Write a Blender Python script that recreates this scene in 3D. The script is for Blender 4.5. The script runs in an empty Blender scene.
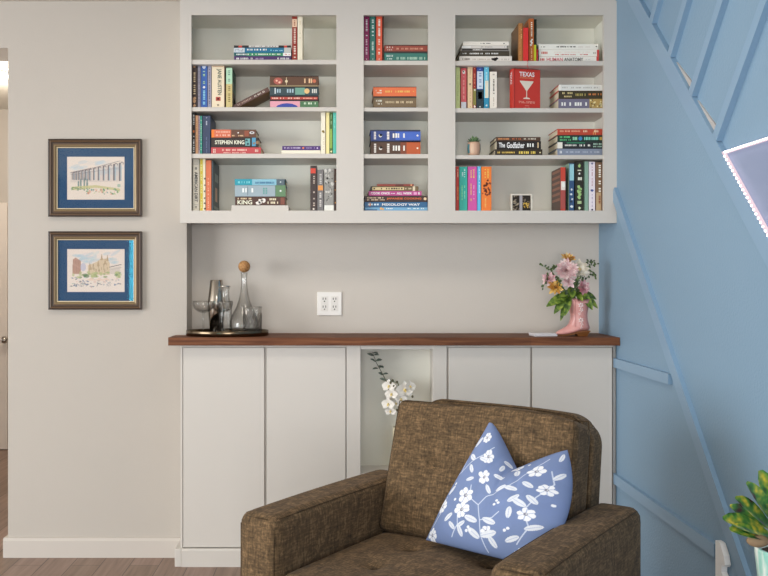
import bpy, bmesh, math, random
import numpy as np
from mathutils import Vector, Matrix
PI = math.pi
rnd = random.Random(7)
scene = bpy.context.scene
C = scene.collection
F, VX, VY, H = 880.0, 335.0, 279.0, 1.22     # focal length (px of a 768 wide frame), vanishing point, eye height

def wx(px, Y): return (px - VX) * Y / F
def wz(py, Y): return H - (py - VY) * Y / F

# ------------------------------------------------------------------ materials
def lin(c):
    return c / 12.92 if c <= 0.04045 else ((c + 0.055) / 1.055) ** 2.4
def rgb(hexs, gain=1.0):
    hexs = hexs.lstrip('#')
    return tuple(min(0.92, lin(int(hexs[i:i+2], 16) / 255) * gain) for i in (0, 2, 4)) + (1.0,)
MATS = {}
def new_mat(name):
    m = bpy.data.materials.new(name); m.use_nodes = True
    nt = m.node_tree
    return m, nt, nt.nodes['Principled BSDF']
def paint(hexs, rough=0.55, gain=1.15, metal=0.0, spec=0.4):
    key = (hexs, rough, gain, metal, spec)
    if key not in MATS:
        m, nt, b = new_mat('paint_' + hexs)
        b.inputs['Base Color'].default_value = rgb(hexs, gain)
        b.inputs['Roughness'].default_value = rough
        b.inputs['Metallic'].default_value = metal
        b.inputs['Specular IOR Level'].default_value = spec
        MATS[key] = m
    return MATS[key]
def node(nt, t, **kw):
    n = nt.nodes.new(t)
    for k, v in kw.items():
        if k in n.inputs: n.inputs[k].default_value = v
        else: setattr(n, k, v)
    return n
def wall_paint(name, hexs, gain=1.0, bump=0.12, scale=160, rough=0.6):
    m, nt, b = new_mat(name)
    L = nt.links
    tc = node(nt, 'ShaderNodeTexCoord')
    no = node(nt, 'ShaderNodeTexNoise', Scale=scale, Detail=3.0)
    L.new(tc.outputs['Object'], no.inputs['Vector'])
    bp = node(nt, 'ShaderNodeBump', Strength=bump, Distance=0.004)
    L.new(no.outputs['Fac'], bp.inputs['Height']); L.new(bp.outputs['Normal'], b.inputs['Normal'])
    no2 = node(nt, 'ShaderNodeTexNoise', Scale=2.5, Detail=4.0)
    L.new(tc.outputs['Object'], no2.inputs['Vector'])
    mx = node(nt, 'ShaderNodeMix', data_type='RGBA')
    c = rgb(hexs, gain)
    mx.inputs['A'].default_value = tuple(x * 0.975 for x in c[:3]) + (1,)
    mx.inputs['B'].default_value = c
    L.new(no2.outputs['Fac'], mx.inputs['Factor']); L.new(mx.outputs['Result'], b.inputs['Base Color'])
    b.inputs['Roughness'].default_value = rough
    b.inputs['Specular IOR Level'].default_value = 0.3
    return m
def vcol_mat(name, rough=0.6, bump=None):
    m, nt, b = new_mat(name)
    at = node(nt, 'ShaderNodeVertexColor', layer_name='print')
    nt.links.new(at.outputs['Color'], b.inputs['Base Color'])
    b.inputs['Roughness'].default_value = rough
    b.inputs['Specular IOR Level'].default_value = 0.3
    if bump:
        tc = node(nt, 'ShaderNodeTexCoord')
        no = node(nt, 'ShaderNodeTexNoise', Scale=bump, Detail=2.0)
        nt.links.new(tc.outputs['Object'], no.inputs['Vector'])
        bp = node(nt, 'ShaderNodeBump', Strength=0.15, Distance=0.002)
        nt.links.new(no.outputs['Fac'], bp.inputs['Height']); nt.links.new(bp.outputs['Normal'], b.inputs['Normal'])
    return m
def wood_mat(name, c1, c2, c3, scale=(1.6, 22, 22), rough=0.35, gain=1.1):
    m, nt, b = new_mat(name); L = nt.links
    tc = node(nt, 'ShaderNodeTexCoord'); mp = node(nt, 'ShaderNodeMapping'); mp.inputs['Scale'].default_value = scale
    L.new(tc.outputs['Object'], mp.inputs['Vector'])
    no = node(nt, 'ShaderNodeTexNoise', Scale=1.8, Detail=6.0, Distortion=1.2)
    L.new(mp.outputs['Vector'], no.inputs['Vector'])
    cr = node(nt, 'ShaderNodeValToRGB')
    e = cr.color_ramp.elements
    e[0].position = 0.3; e[0].color = rgb(c1, gain)
    e[1].position = 0.72; e[1].color = rgb(c3, gain)
    k = e.new(0.5); k.color = rgb(c2, gain)
    L.new(no.outputs['Fac'], cr.inputs['Fac'])
    # long staves, each a little different
    sp = node(nt, 'ShaderNodeTexBrick', Scale=1.0); sp.inputs['Brick Width'].default_value = 0.55; sp.inputs['Row Height'].default_value = 0.045
    sp.inputs['Mortar Size'].default_value = 0.0; sp.inputs['Color1'].default_value = (0.82, 0.82, 0.82, 1); sp.inputs['Color2'].default_value = (1.12, 1.12, 1.12, 1)
    L.new(tc.outputs['Object'], sp.inputs['Vector'])
    mu = node(nt, 'ShaderNodeMix', data_type='RGBA', blend_type='MULTIPLY'); mu.inputs['Factor'].default_value = 1.0
    L.new(cr.outputs['Color'], mu.inputs['A']); L.new(sp.outputs['Color'], mu.inputs['B'])
    L.new(mu.outputs['Result'], b.inputs['Base Color'])
    b.inputs['Roughness'].default_value = rough; b.inputs['Specular IOR Level'].default_value = 0.3
    return m
def floor_mat():
    m, nt, b = new_mat('floor_planks'); L = nt.links
    tc = node(nt, 'ShaderNodeTexCoord'); mp = node(nt, 'ShaderNodeMapping'); mp.inputs['Rotation'].default_value = (0, 0, PI/2)
    L.new(tc.outputs['Object'], mp.inputs['Vector'])
    br = node(nt, 'ShaderNodeTexBrick', Scale=1.0)
    br.inputs['Brick Width'].default_value = 1.25; br.inputs['Row Height'].default_value = 0.125
    br.inputs['Mortar Size'].default_value = 0.0015; br.offset = 0.37
    br.inputs['Color1'].default_value = rgb('#87705f', 1.0); br.inputs['Color2'].default_value = rgb('#9a8072', 1.0)
    br.inputs['Mortar'].default_value = rgb('#4a3d36')
    L.new(mp.outputs['Vector'], br.inputs['Vector'])
    mp2 = node(nt, 'ShaderNodeMapping'); mp2.inputs['Scale'].default_value = (40, 2.2, 1)
    L.new(tc.outputs['Object'], mp2.inputs['Vector'])
    no = node(nt, 'ShaderNodeTexNoise', Scale=1.0, Detail=6.0, Distortion=0.8)
    L.new(mp2.outputs['Vector'], no.inputs['Vector'])
    cr = node(nt, 'ShaderNodeValToRGB'); cr.color_ramp.elements[0].color = (0.62, 0.58, 0.56, 1); cr.color_ramp.elements[1].color = (1.2, 1.2, 1.2, 1)
    cr.color_ramp.elements[0].position = 0.25; cr.color_ramp.elements[1].position = 0.75
    L.new(no.outputs['Fac'], cr.inputs['Fac'])
    mu = node(nt, 'ShaderNodeMix', data_type='RGBA', blend_type='MULTIPLY'); mu.inputs['Factor'].default_value = 1.0
    L.new(br.outputs['Color'], mu.inputs['A']); L.new(cr.outputs['Color'], mu.inputs['B'])
    L.new(mu.outputs['Result'], b.inputs['Base Color'])
    b.inputs['Roughness'].default_value = 0.42
    return m
def linen_mat(name, dark, mid, light, gain=1.0):
    m, nt, b = new_mat(name); L = nt.links
    tc = node(nt, 'ShaderNodeTexCoord')
    acc = None
    for i, sc in enumerate(((64, 64, 500), (500, 64, 64), (64, 500, 64), (300, 300, 300))):
        mp = node(nt, 'ShaderNodeMapping'); mp.inputs['Scale'].default_value = sc
        L.new(tc.outputs['Object'], mp.inputs['Vector'])
        no = node(nt, 'ShaderNodeTexNoise', Scale=0.5, Detail=2.0)
        L.new(mp.outputs['Vector'], no.inputs['Vector'])
        if acc is None: acc = no.outputs['Fac']
        else:
            ad = node(nt, 'ShaderNodeMath', operation='ADD'); L.new(acc, ad.inputs[0]); L.new(no.outputs['Fac'], ad.inputs[1]); acc = ad.outputs[0]
    dv = node(nt, 'ShaderNodeMath', operation='MULTIPLY'); dv.inputs[1].default_value = 0.25; L.new(acc, dv.inputs[0])
    cr = node(nt, 'ShaderNodeValToRGB'); e = cr.color_ramp.elements
    e[0].position = 0.30; e[0].color = rgb(dark, gain); e[1].position = 0.70; e[1].color = rgb(light, gain)
    k = e.new(0.5); k.color = rgb(mid, gain)
    L.new(dv.outputs[0], cr.inputs['Fac']); L.new(cr.outputs['Color'], b.inputs['Base Color'])
    bp = node(nt, 'ShaderNodeBump', Strength=0.5, Distance=0.002)
    L.new(dv.outputs[0], bp.inputs['Height']); L.new(bp.outputs['Normal'], b.inputs['Normal'])
    b.inputs['Roughness'].default_value = 0.9; b.inputs['Specular IOR Level'].default_value = 0.15
    b.inputs['Sheen Weight'].default_value = 0.04; b.inputs['Sheen Roughness'].default_value = 0.5
    return m
def glass_mat(name, tint=(0.97, 0.97, 0.96), edge=(0.42, 0.42, 0.42), gloss=1.0, edge_pow=0.35):
    m = bpy.data.materials.new(name); m.use_nodes = True; nt = m.node_tree; nt.nodes.clear(); L = nt.links
    out = node(nt, 'ShaderNodeOutputMaterial')
    lw = node(nt, 'ShaderNodeLayerWeight', Blend=edge_pow)
    mc = node(nt, 'ShaderNodeMix', data_type='RGBA'); mc.inputs['A'].default_value = tint + (1,); mc.inputs['B'].default_value = edge + (1,)
    L.new(lw.outputs['Facing'], mc.inputs['Factor'])
    tr = node(nt, 'ShaderNodeBsdfTransparent'); L.new(mc.outputs['Result'], tr.inputs['Color'])
    gl = node(nt, 'ShaderNodeBsdfGlossy', Roughness=0.03)
    lf = node(nt, 'ShaderNodeLayerWeight', Blend=0.5)
    pw = node(nt, 'ShaderNodeMath', operation='POWER'); pw.inputs[1].default_value = 4.0; L.new(lf.outputs['Facing'], pw.inputs[0])
    sc_ = node(nt, 'ShaderNodeMath', operation='MULTIPLY_ADD'); sc_.inputs[1].default_value = 0.55; sc_.inputs[2].default_value = 0.045; L.new(pw.outputs[0], sc_.inputs[0])
    mm = node(nt, 'ShaderNodeMath', operation='MULTIPLY'); mm.inputs[1].default_value = gloss; L.new(sc_.outputs[0], mm.inputs[0])
    ms = node(nt, 'ShaderNodeMixShader'); L.new(mm.outputs[0], ms.inputs[0]); L.new(tr.outputs[0], ms.inputs[1]); L.new(gl.outputs[0], ms.inputs[2])
    L.new(ms.outputs[0], out.inputs['Surface'])
    return m
def emit_mat(name, col, strength):
    m = bpy.data.materials.new(name); m.use_nodes = True; nt = m.node_tree; nt.nodes.clear()
    out = node(nt, 'ShaderNodeOutputMaterial'); e = node(nt, 'ShaderNodeEmission', Strength=strength); e.inputs['Color'].default_value = col + (1,)
    nt.links.new(e.outputs[0], out.inputs['Surface'])
    return m
def leaf_mat(name, c1, c2, c3, scale=30, rough=0.4):
    m, nt, b = new_mat(name); L = nt.links
    tc = node(nt, 'ShaderNodeTexCoord'); no = node(nt, 'ShaderNodeTexNoise', Scale=scale, Detail=3.0)
    L.new(tc.outputs['Object'], no.inputs['Vector'])
    cr = node(nt, 'ShaderNodeValToRGB'); e = cr.color_ramp.elements
    e[0].position = 0.36; e[0].color = rgb(c1, 1.1); e[1].position = 0.66; e[1].color = rgb(c3, 1.1); k = e.new(0.5); k.color = rgb(c2, 1.1)
    L.new(no.outputs['Fac'], cr.inputs['Fac']); L.new(cr.outputs['Color'], b.inputs['Base Color'])
    b.inputs['Roughness'].default_value = rough
    return m

# ------------------------------------------------------------------ mesh builder
class MB:
    def __init__(s): s.bm = bmesh.new(); s.mi = 0
    def _mark(s, faces):
        for f in faces: f.material_index = s.mi
    def box(s, x0, x1, y0, y1, z0, z1, bevel=0, seg=2):
        bm2 = s.bm if not bevel else bmesh.new()
        vs = [bm2.verts.new(p) for p in ((x0,y0,z0),(x1,y0,z0),(x1,y1,z0),(x0,y1,z0),(x0,y0,z1),(x1,y0,z1),(x1,y1,z1),(x0,y1,z1))]
        fs = [bm2.faces.new([vs[i] for i in q]) for q in ((3,2,1,0),(4,5,6,7),(0,1,5,4),(1,2,6,5),(2,3,7,6),(3,0,4,7))]
        if not bevel: s._mark(fs); return s
        bmesh.ops.bevel(bm2, geom=bm2.edges[:], offset=bevel, segments=seg, affect='EDGES', profile=0.5)
        s.merge(bm2); return s
    def merge(s, bm2, mat=None):
        mp = {}
        for v in bm2.verts: mp[v] = s.bm.verts.new(mat @ v.co if mat else v.co)
        for f in bm2.faces:
            try: nf = s.bm.faces.new([mp[v] for v in f.verts]); nf.material_index = s.mi; nf.smooth = f.smooth
            except ValueError: pass
        bm2.free(); return s
    def poly(s, pts):
        f = s.bm.faces.new([s.bm.verts.new(p) for p in pts]); f.material_index = s.mi; return s
    def prism(s, pts, off):
        """closed polygon swept by the vector off"""
        off = Vector(off)
        a = [s.bm.verts.new(p) for p in pts]; b = [s.bm.verts.new(Vector(p) + off) for p in pts]
        n = len(pts); fs = [s.bm.faces.new(a[::-1]), s.bm.faces.new(b)]
        for i in range(n): fs.append(s.bm.faces.new((a[i], a[(i+1) % n], b[(i+1) % n], b[i])))
        s._mark(fs); return s
    def tube(s, path, rad, n=8, cap=True, flat=1.0):
        path = [Vector(p) for p in path]; rings = []
        up = None
        for i, p in enumerate(path):
            t = (path[min(i+1, len(path)-1)] - path[max(i-1, 0)]).normalized()
            if up is None:
                up = Vector((0, 0, 1)) if abs(t.z) < 0.9 else Vector((1, 0, 0))
            u = (up - t * up.dot(t)).normalized(); v = t.cross(u); up = u
            r = rad[i] if isinstance(rad, (list, tuple)) else rad
            rings.append([s.bm.verts.new(p + u * (r * math.cos(2*PI*k/n)) + v * (r * flat * math.sin(2*PI*k/n))) for k in range(n)])
        fs = []
        for a, b in zip(rings, rings[1:]):
            for k in range(n): fs.append(s.bm.faces.new((a[k], a[(k+1) % n], b[(k+1) % n], b[k])))
        if cap: fs.append(s.bm.faces.new(rings[0][::-1])); fs.append(s.bm.faces.new(rings[-1]))
        for f in fs: f.smooth = True
        s._mark(fs); return s
    def lathe(s, prof, cx=0, cy=0, n=32, sx=1, sy=1, closed=False):
        rings = []
        for r, z in prof:
            if r < 1e-6: rings.append([s.bm.verts.new((cx, cy, z))])
            else: rings.append([s.bm.verts.new((cx + sx*r*math.cos(2*PI*k/n), cy + sy*r*math.sin(2*PI*k/n), z)) for k in range(n)])
        fs = []
        pairs = list(zip(rings, rings[1:]))
        if closed: pairs.append((rings[-1], rings[0]))
        for a, b in pairs:
            for k in range(n):
                k2 = (k+1) % n
                q = [a[k % len(a)], a[k2 % len(a)], b[k2 % len(b)], b[k % len(b)]]
                q = list(dict.fromkeys(q))
                if len(q) >= 3: fs.append(s.bm.faces.new(q))
        for f in fs: f.smooth = True
        s._mark(fs); return s
    def sphere(s, c, r, seg=16, ring=10, sc=(1, 1, 1), rot=None):
        M = Matrix.Translation(c) @ (rot.to_matrix().to_4x4() if rot else Matrix()) @ Matrix.Diagonal((r*sc[0], r*sc[1], r*sc[2], 1))
        bm2 = bmesh.new(); bmesh.ops.create_uvsphere(bm2, u_segments=seg, v_segments=ring, radius=1)
        for f in bm2.faces: f.smooth = True
        return s.merge(bm2, M)
    def rbox(s, hx, hy, hz, r, n=14, fn=None, mat=None):
        """rounded box on an even grid, so fn can puff or dent it"""
        bm2 = bmesh.new(); bmesh.ops.create_cube(bm2, size=2)
        bmesh.ops.subdivide_edges(bm2, edges=bm2.edges[:], cuts=n, use_grid_fill=True)
        def remap(a, h):          # crowd grid lines into the rounded ends
            k = 3.0 / (n + 1)
            A = abs(a); inner = h - r
            v = A / (1 - k) * inner if A <= 1 - k else inner + (A - 1 + k) / k * r
            return math.copysign(v, a)
        for v in bm2.verts:
            p = Vector((remap(v.co.x, hx), remap(v.co.y, hy), remap(v.co.z, hz)))
            q = Vector((max(-hx+r, min(hx-r, p.x)), max(-hy+r, min(hy-r, p.y)), max(-hz+r, min(hz-r, p.z))))
            d = p - q
            if d.length > 1e-9:
                m = max(abs(d.x), abs(d.y), abs(d.z)); d = d.normalized() * m
            p = q + d
            v.co = fn(p) if fn else p
        for f in bm2.faces: f.smooth = True
        return s.merge(bm2, mat)
    def leaf(s, base, tip, width, nrm, curl=0.15, n=6, blunt=0):
        base, tip, nrm = Vector(base), Vector(tip), Vector(nrm)
        d = tip - base; L = d.length; t = d.normalized(); side = t.cross(nrm).normalized(); up = side.cross(t).normalized()
        rows = []
        for i in range(n + 1):
            a = i / n; w = width * ((math.sin(PI * min(1, a * 0.92 + 0.06)) ** 0.8) if not blunt else math.sin(PI * min(.99, (0.03 + 0.95 * a) ** (1 + blunt))) ** 0.6)
            c = base + d * a - up * (curl * L * (a * a)) 
            rows.append((s.bm.verts.new(c + side * w * 0.5 + up * w * 0.18), s.bm.verts.new(c), s.bm.verts.new(c - side * w * 0.5 + up * w * 0.18)))
        fs = []
        for a, b in zip(rows, rows[1:]):
            fs.append(s.bm.faces.new((a[0], a[1], b[1], b[0]))); fs.append(s.bm.faces.new((a[1], a[2], b[2], b[1])))
        for f in fs: f.smooth = True
        s._mark(fs); return s
    def build(s, name, mats, parent=None, smooth=None, loc=None, recalc=True):
        if recalc: bmesh.ops.recalc_face_normals(s.bm, faces=s.bm.faces[:])
        me = bpy.data.meshes.new(name); s.bm.to_mesh(me); s.bm.free()
        for m in (mats if isinstance(mats, (list, tuple)) else [mats]): me.materials.append(m)
        if smooth is not None:
            for p in me.polygons: p.use_smooth = smooth
        o = bpy.data.objects.new(name, me); C.objects.link(o)
        if parent: o.parent = parent
        if loc: o.location = loc
        return o
def solidify(o, t, off=0):
    m = o.modifiers.new('thickness', 'SOLIDIFY'); m.thickness = t; m.offset = off
    return o
def thing(name, label, cat, loc=(0, 0, 0), rot=(0, 0, 0), group=None):
    o = bpy.data.objects.new(name, None); C.objects.link(o); o.empty_display_size = 0.05
    o.location = loc; o.rotation_euler = rot
    o['label'] = label; o['category'] = cat
    if group: o['group'] = group
    return o
def tag(o, label, cat, group=None):
    o['label'] = label; o['category'] = cat
    if group: o['group'] = group
    return o
def struct(name, mb, mat, parent=None):
    o = mb.build(name, mat, parent)
    if parent is None: o['kind'] = 'structure'
    return o

# ------------------------------------------------------------------ lettering
TXT = {}
def text_geo(body):
    if body not in TXT:
        cu = bpy.data.curves.new('lettering', 'FONT'); cu.body = body; cu.size = 1.0; cu.resolution_u = 3; cu.offset = 0.022
        ob = bpy.data.objects.new('lettering', cu); C.objects.link(ob)
        dg = bpy.context.evaluated_depsgraph_get(); dg.update()
        me = bpy.data.meshes.new_from_object(ob.evaluated_get(dg))
        vs = np.array([tuple(v.co) for v in me.vertices]); fs = [tuple(p.vertices) for p in me.polygons]
        bpy.data.objects.remove(ob); bpy.data.curves.remove(cu); bpy.data.meshes.remove(me)
        lo, hi = vs.min(0), vs.max(0)
        vs = (vs - lo) / np.maximum(hi - lo, 1e-6)
        TXT[body] = (vs, fs)
    return TXT[body]
def put_text(mb, body, fn):
    """fn maps (a, b) in the unit box of the lettering to a 3-D point"""
    vs, fs = text_geo(body)
    bv = [mb.bm.verts.new(fn(v[0], v[1])) for v in vs]
    for f in fs:
        try: nf = mb.bm.faces.new([bv[i] for i in f]); nf.material_index = mb.mi
        except ValueError: pass
def put_marks(mb, fn, n, rows=1, r=rnd):
    """rows of letter-like strokes for lettering too small to read"""
    for k in range(rows):
        b0, b1 = k / rows + 0.12 / rows, (k + 1) / rows - 0.12 / rows
        x = 0.0
        ws = [r.choice((0.45, 0.6, 0.75, 0.0)) if i not in (0, n-1) else 0.6 for i in range(n)]
        for i, w in enumerate(ws):
            if w > 0:
                a0, a1 = (i + 0.12) / n, (i + 0.12 + w) / n
                mb.poly([fn(a0, b0), fn(a1, b0), fn(a1, b1), fn(a0, b1)])
# ================================================================== the setting
YF, YW, YB, YL = 3.747, 3.866, 4.003, 3.70      # cabinet face, left wall, alcove wall, worktop front
XR = 1.2                                         # blue wall
CEIL = 2.44
M_wall = wall_paint('warm_white_wall', '#cbc3b9', 0.88)
M_ceil = wall_paint('ceiling_white', '#d8d2c6', 1.0)
M_blue = wall_paint('blue_wall_paint', '#7d99b0', 1.14, bump=0.35, scale=120, rough=0.45)
M_blue_trim = paint('#7e9bb4', 0.32, 1.14)
M_white = paint('#d8d2ca', 0.38, 0.92)
M_white_lifted = paint('#f0eee2', 0.45, 1.0)  # brighter copy of the cabinet white, interior light added through the colour
M_trim = paint('#cfc7be', 0.4, 0.95)
M_floor = floor_mat()

struct('floor', MB().box(-6.5, 3.0, -3.5, 7.0, -0.1, 0), M_floor)
struct('ceiling', MB().box(-6.5, 3.0, -3.5, 7.0, CEIL, CEIL + 0.1), M_ceil)
X_open, X_ret = wx(8, YW), wx(186.7, YW)
w = MB()
w.box(X_open, X_ret, YW, YB + 0.1, 0, CEIL)                       # pier carrying the pictures
w.box(-2.35, X_open, YW, YB + 0.1, 2.235, CEIL)                    # lintel over the hall opening
w.box(-6.5, -2.35, YW, YB + 0.1, 0, CEIL)
struct('wall_left', w, M_wall)
struct('wall_back', MB().box(X_ret, XR, YB, YB + 0.1, 0, CEIL), wall_paint('alcove_wall_lifted', '#d2cac0', 1.0))  # wall paint copied brighter, missing alcove light put into the colour
struct('wall_front', MB().box(-6.5, 3.0, -3.6, -3.5, 0, CEIL), M_wall)
hall = MB().box(-4.2, XR + 0.1, 6.32, 6.42, 0, CEIL)
hall.box(X_open + 0.25, X_open + 0.35, YB + 0.1, 6.32, 0, CEIL)
struct('wall_hallway', hall, M_wall)
# baseboards
bb = MB()
prof = [(0, 0), (-0.016, 0), (-0.016, 0.074), (-0.010, 0.0855), (0, 0.0855)]
bb.prism([(X_open - 0.016, YW + y, z) for y, z in prof], (X_ret + 0.02 - X_open + 0.016 - 0.03, 0, 0))
bb.box(X_open - 0.016, X_open, YW, YB + 0.1, 0, 0.0855)
struct('baseboard_left', bb, M_trim)
struct('baseboard_hallway', MB().box(-2.6, X_open + 0.25, 6.304, 6.32, 0, 0.08), M_trim)
# hallway door
d = struct('door_1', MB().box(-3.3, wx(7.6, 6.28), 6.27, 6.30, 0.006, 1.765, 0.003), paint('#cfc6bd', 0.4))
k = MB(); k.sphere((wx(3, 6.2), 6.225, wz(340, 6.22)), 0.026); k.tube([(wx(3, 6.2), 6.27, wz(340, 6.22)), (wx(3, 6.2), 6.23, wz(340, 6.22))], 0.012)
k.build('door_handle', paint('#a8a29a', 0.25, 1, 0.9), d)
cl = thing('ceiling_light', 'round white ceiling light glowing in the hallway at the left edge', 'ceiling light', (wx(-19, 5.2), 5.2, CEIL - 0.06))
MB().lathe([(0, 0.05), (0.16, 0.05), (0.17, 0.06), (0, 0.06)]).build('base', M_trim, cl)
MB().lathe([(0, 0.012), (0.09, 0.016), (0.145, 0.03), (0.155, 0.05), (0, 0.05)]).build('shade', emit_mat('hall_lamp_glow', (1, 0.93, 0.82), 6.0), cl)

# ---- blue stair wall: lower board, sloped upper edge, battened panel above
def yz(px, py, X=XR):
    Y = X * F / (px - VX); return Y, wz(py, Y)
y1, z1 = yz(640, 0); y2, z2 = yz(720, 146)
SL = (z1 - z2) / (y1 - y2)
def diag(Y): return z2 + SL * (Y - y2)
Ytop = y2 + (CEIL - z2) / SL
lw = MB()
lw.prism([(XR, 4.1, 0), (XR, 4.1, CEIL), (XR, Ytop, CEIL), (XR, 1.35, diag(1.35)), (XR, 1.35, 0)], (0.1, 0, 0))
lw.box(XR, XR + 0.1, -2.2, 1.35, 0, 0.35)
struct('wall_right', lw, M_blue)
struct('wall_stair', MB().box(XR + 0.014, XR + 0.12, -2.2, 3.95, 0.3, CEIL), M_blue)
ang = math.atan(SL); ca, sa = math.cos(ang), math.sin(ang)
# stringer board along the slope
n_ = Vector((0, -sa, ca)); t_ = Vector((0, ca, sa))
p0 = Vector((XR, 1.35, diag(1.35))); Ls = (Ytop - 1.35) / ca
st = MB(); a = p0 - n_ * 0.065; b = p0
st.prism([a, b, b + t_ * (Ls + 0.0), a + t_ * (Ls - 0.06)], (-0.004, 0, 0))
struct('trim_1', st, M_blue_trim)
# battens square to the slope, their shaded edges towards the room
nb = 2
for (px, py) in ((640.5, -2), (653.5, 19), (672, 56), (693.5, 96), (718, 139)):
    Y0, Z0 = yz(px, py)
    p = Vector((XR + 0.014, Y0, diag(Y0) + 0.004))
    L_ = (CEIL - p.z) / n_.z
    q = MB(); q.prism([p, p + t_ * 0.036, p + t_ * 0.036 + n_ * L_, p + n_ * L_], (-0.020, 0, 0))
    struct('trim_%d' % nb, q, M_blue_trim); nb += 1
# unpainted slips left along the stringer between the battens
M_slip = paint('#b9b4b0', 0.6, 1.0)
for (xa, xb) in ((674, 690), (695, 715)):
    Ya, Za = yz(xa, 60); Yb, Zb = yz(xb, 130)
    A = Vector((XR + 0.014, Ya, diag(Ya))); B_ = Vector((XR + 0.014, Yb, diag(Yb)))
    q = MB(); q.prism([A, B_, B_ + n_ * 0.022], (-0.006, 0, 0))
    struct('trim_%d' % nb, q, M_slip); nb += 1
# lower sloped trim and two level rails on the blue wall
def bar(ya, za, yb, zb, wd, th, mat=M_blue_trim):
    global nb
    A = Vector((XR, ya, za)); B_ = Vector((XR, yb, zb)); t = (B_ - A).normalized(); n = Vector((0, -t.z, t.y)) * (wd / 2)
    q = MB(); q.prism([A - n, B_ - n, B_ + n, A + n], (-th, 0, 0))
    o = struct('trim_%d' % nb, q, mat); nb += 1
    return o
ya, za = yz(616.5, 192); yb, zb = yz(742, 560)
s2 = (za - zb) / (ya - yb)
yend = yb - zb / s2 + 0.03
bar(ya, za, yend, za + s2 * (yend - ya), 0.05, 0.016)
bar(3.755, 0.864, yz(672.5, 378)[0], 0.864, 0.038, 0.016)
bar(3.755, 0.371, yz(719, 555)[0], 0.371, 0.042, 0.016)
# pale lit panel on the stair wall
yl, zl = yz(724, 152)
pn = MB(); pn.prism([(XR + 0.014, yl, zl), (XR + 0.014, 1.5, zl), (XR + 0.014, 1.5, zl - (yl - 1.5) * SL)], (-0.012, 0, 0))
struct('trim_%d' % nb, pn, paint('#8b98b6', 0.4, 1.0)); nb += 1
led = thing('led_strip', 'glowing pinkish white light strip edging the triangular panel on blue wall', 'light strip', (XR, yl, zl))
tp = MB()
tp.prism([(0.0, 0, 0), (0.0, -1.2, 0), (0.0, -1.2, -0.008), (0, -0.0205, -0.008)], (-0.008, 0, 0))
tt = Vector((0, -ca, -sa)); nn = Vector((0, -sa, ca))
tp.prism([Vector((0.0, 0, 0)), tt * 1.2, tt * 1.2 + nn * 0.011, Vector((0, -0.0205, -0.008))], (-0.008, 0, 0))
tp.build('tape', emit_mat('led_tape_glow', (1.0, 0.78, 0.86), 0.75), led)
M_led = emit_mat('led_glow', (1.0, 0.93, 0.95), 5.0)
ledm = None
for i in range(44):
    if i < 22: c = Vector((-0.010, -0.03 - i * 0.017, -0.004))
    else: c = Vector((-0.010, 0, 0)) + tt * (0.03 + (i - 22) * 0.0185) + nn * 0.0055
    if ledm is None: o = MB().sphere((0, 0, 0), 0.0031, 8, 6).build('led', M_led, led); ledm = o.data
    else: o = bpy.data.objects.new('led', ledm); C.objects.link(o); o.parent = led
    o.location = c
# white notched upright by the blue wall
br_ = thing('notched_bracket', 'white notched wooden upright beside the end of the blue wall rail', 'bracket', (XR - 0.02, 2.70, 0))
q = MB()
zt = wz(543, 2.7)
pr = [(0.03, 0), (0.03, zt), (0.0, zt + 0.0), (-0.028, zt - 0.03), (-0.038, zt - 0.055), (-0.030, zt - 0.064), (-0.016, zt - 0.058), (-0.012, zt - 0.085), (-0.034, zt - 0.10), (-0.036, zt - 0.125), (-0.012, zt - 0.13), (-0.012, 0)]
q.prism([(0.0, y, z) for y, z in pr], (0.018, 0, 0)); q.build('upright', paint('#f2efeb', 0.4, 1.1), br_)

# ================================================================== built-in joinery
S = YF / F
def cx(px): return (px - VX) * S
def cz(py): return H - (py - VY) * S
up = thing('bookshelf', 'white built-in wall bookshelf of three open columns above the wooden worktop', 'bookshelf', (0, YF, cz(223)))
def U(name, mb, mat=M_white): 
    o = mb.build(name, mat, up); o.location = (0, -YF, -cz(223)); return o
CZT, CZB = cz(15.0), cz(210.6)
ff = MB()
edges = [(180, 191.4), (336.4, 363.6), (428.2, 455.3), (603.8, 617.2)]
zt_, zb_ = cz(1.0), cz(223)
for a, b in edges: ff.box(cx(a), cx(b) if b < 610 else XR - 0.0005, YF, YF + 0.019, zb_, zt_)
for (a, b) in ((191.4, 336.4), (363.6, 428.2), (455.3, 603.8)):
    ff.box(cx(a), cx(b), YF, YF + 0.019, CZT, zt_); ff.box(cx(a), cx(b), YF, YF + 0.019, zb_, CZB)
U('face_frame', ff)
YI, YBK = YF + 0.019, 3.982
U('back_panel', MB().box(cx(183), XR - 0.003, YBK, YBK + 0.012, zb_ + 0.02, zt_), M_white_lifted)
for a, b in ((181.5, 183.4), (344, 356), (435.5, 448), (610.5, 616.5)):
    U('side_panel', MB().box(cx(a), cx(b), YI, YBK, zb_ + 0.02, zt_), M_white_lifted)
cells = [(183.4, 344), (356, 435.5), (448, 610.5)]
for a, b in cells:
    U('top_panel', MB().box(cx(a), cx(b), YI, YBK, CZT + 0.009, CZT + 0.029), M_white_lifted)
    U('bottom_panel', MB().box(cx(a), cx(b), YI, YBK, CZB - 0.019, CZB), M_white_lifted)
U('underside_panel', MB().box(cx(181.5), XR - 0.003, YI, YBK + 0.012, zb_ + 0.012, zb_ + 0.02), M_white)
U('filler_strip', MB().box(cx(180), XR - 0.002, YF + 0.01, YF + 0.03, zt_, CEIL - 0.001), M_white)
SH = [[(59.3, 64.0), (106.8, 111.0), (153.4, 158.0)], [(60.2, 64.7), (107.2, 111.2), (153.8, 158.2)], [(60.5, 65.2), (107.8, 112.2), (154.8, 158.8)]]
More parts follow.
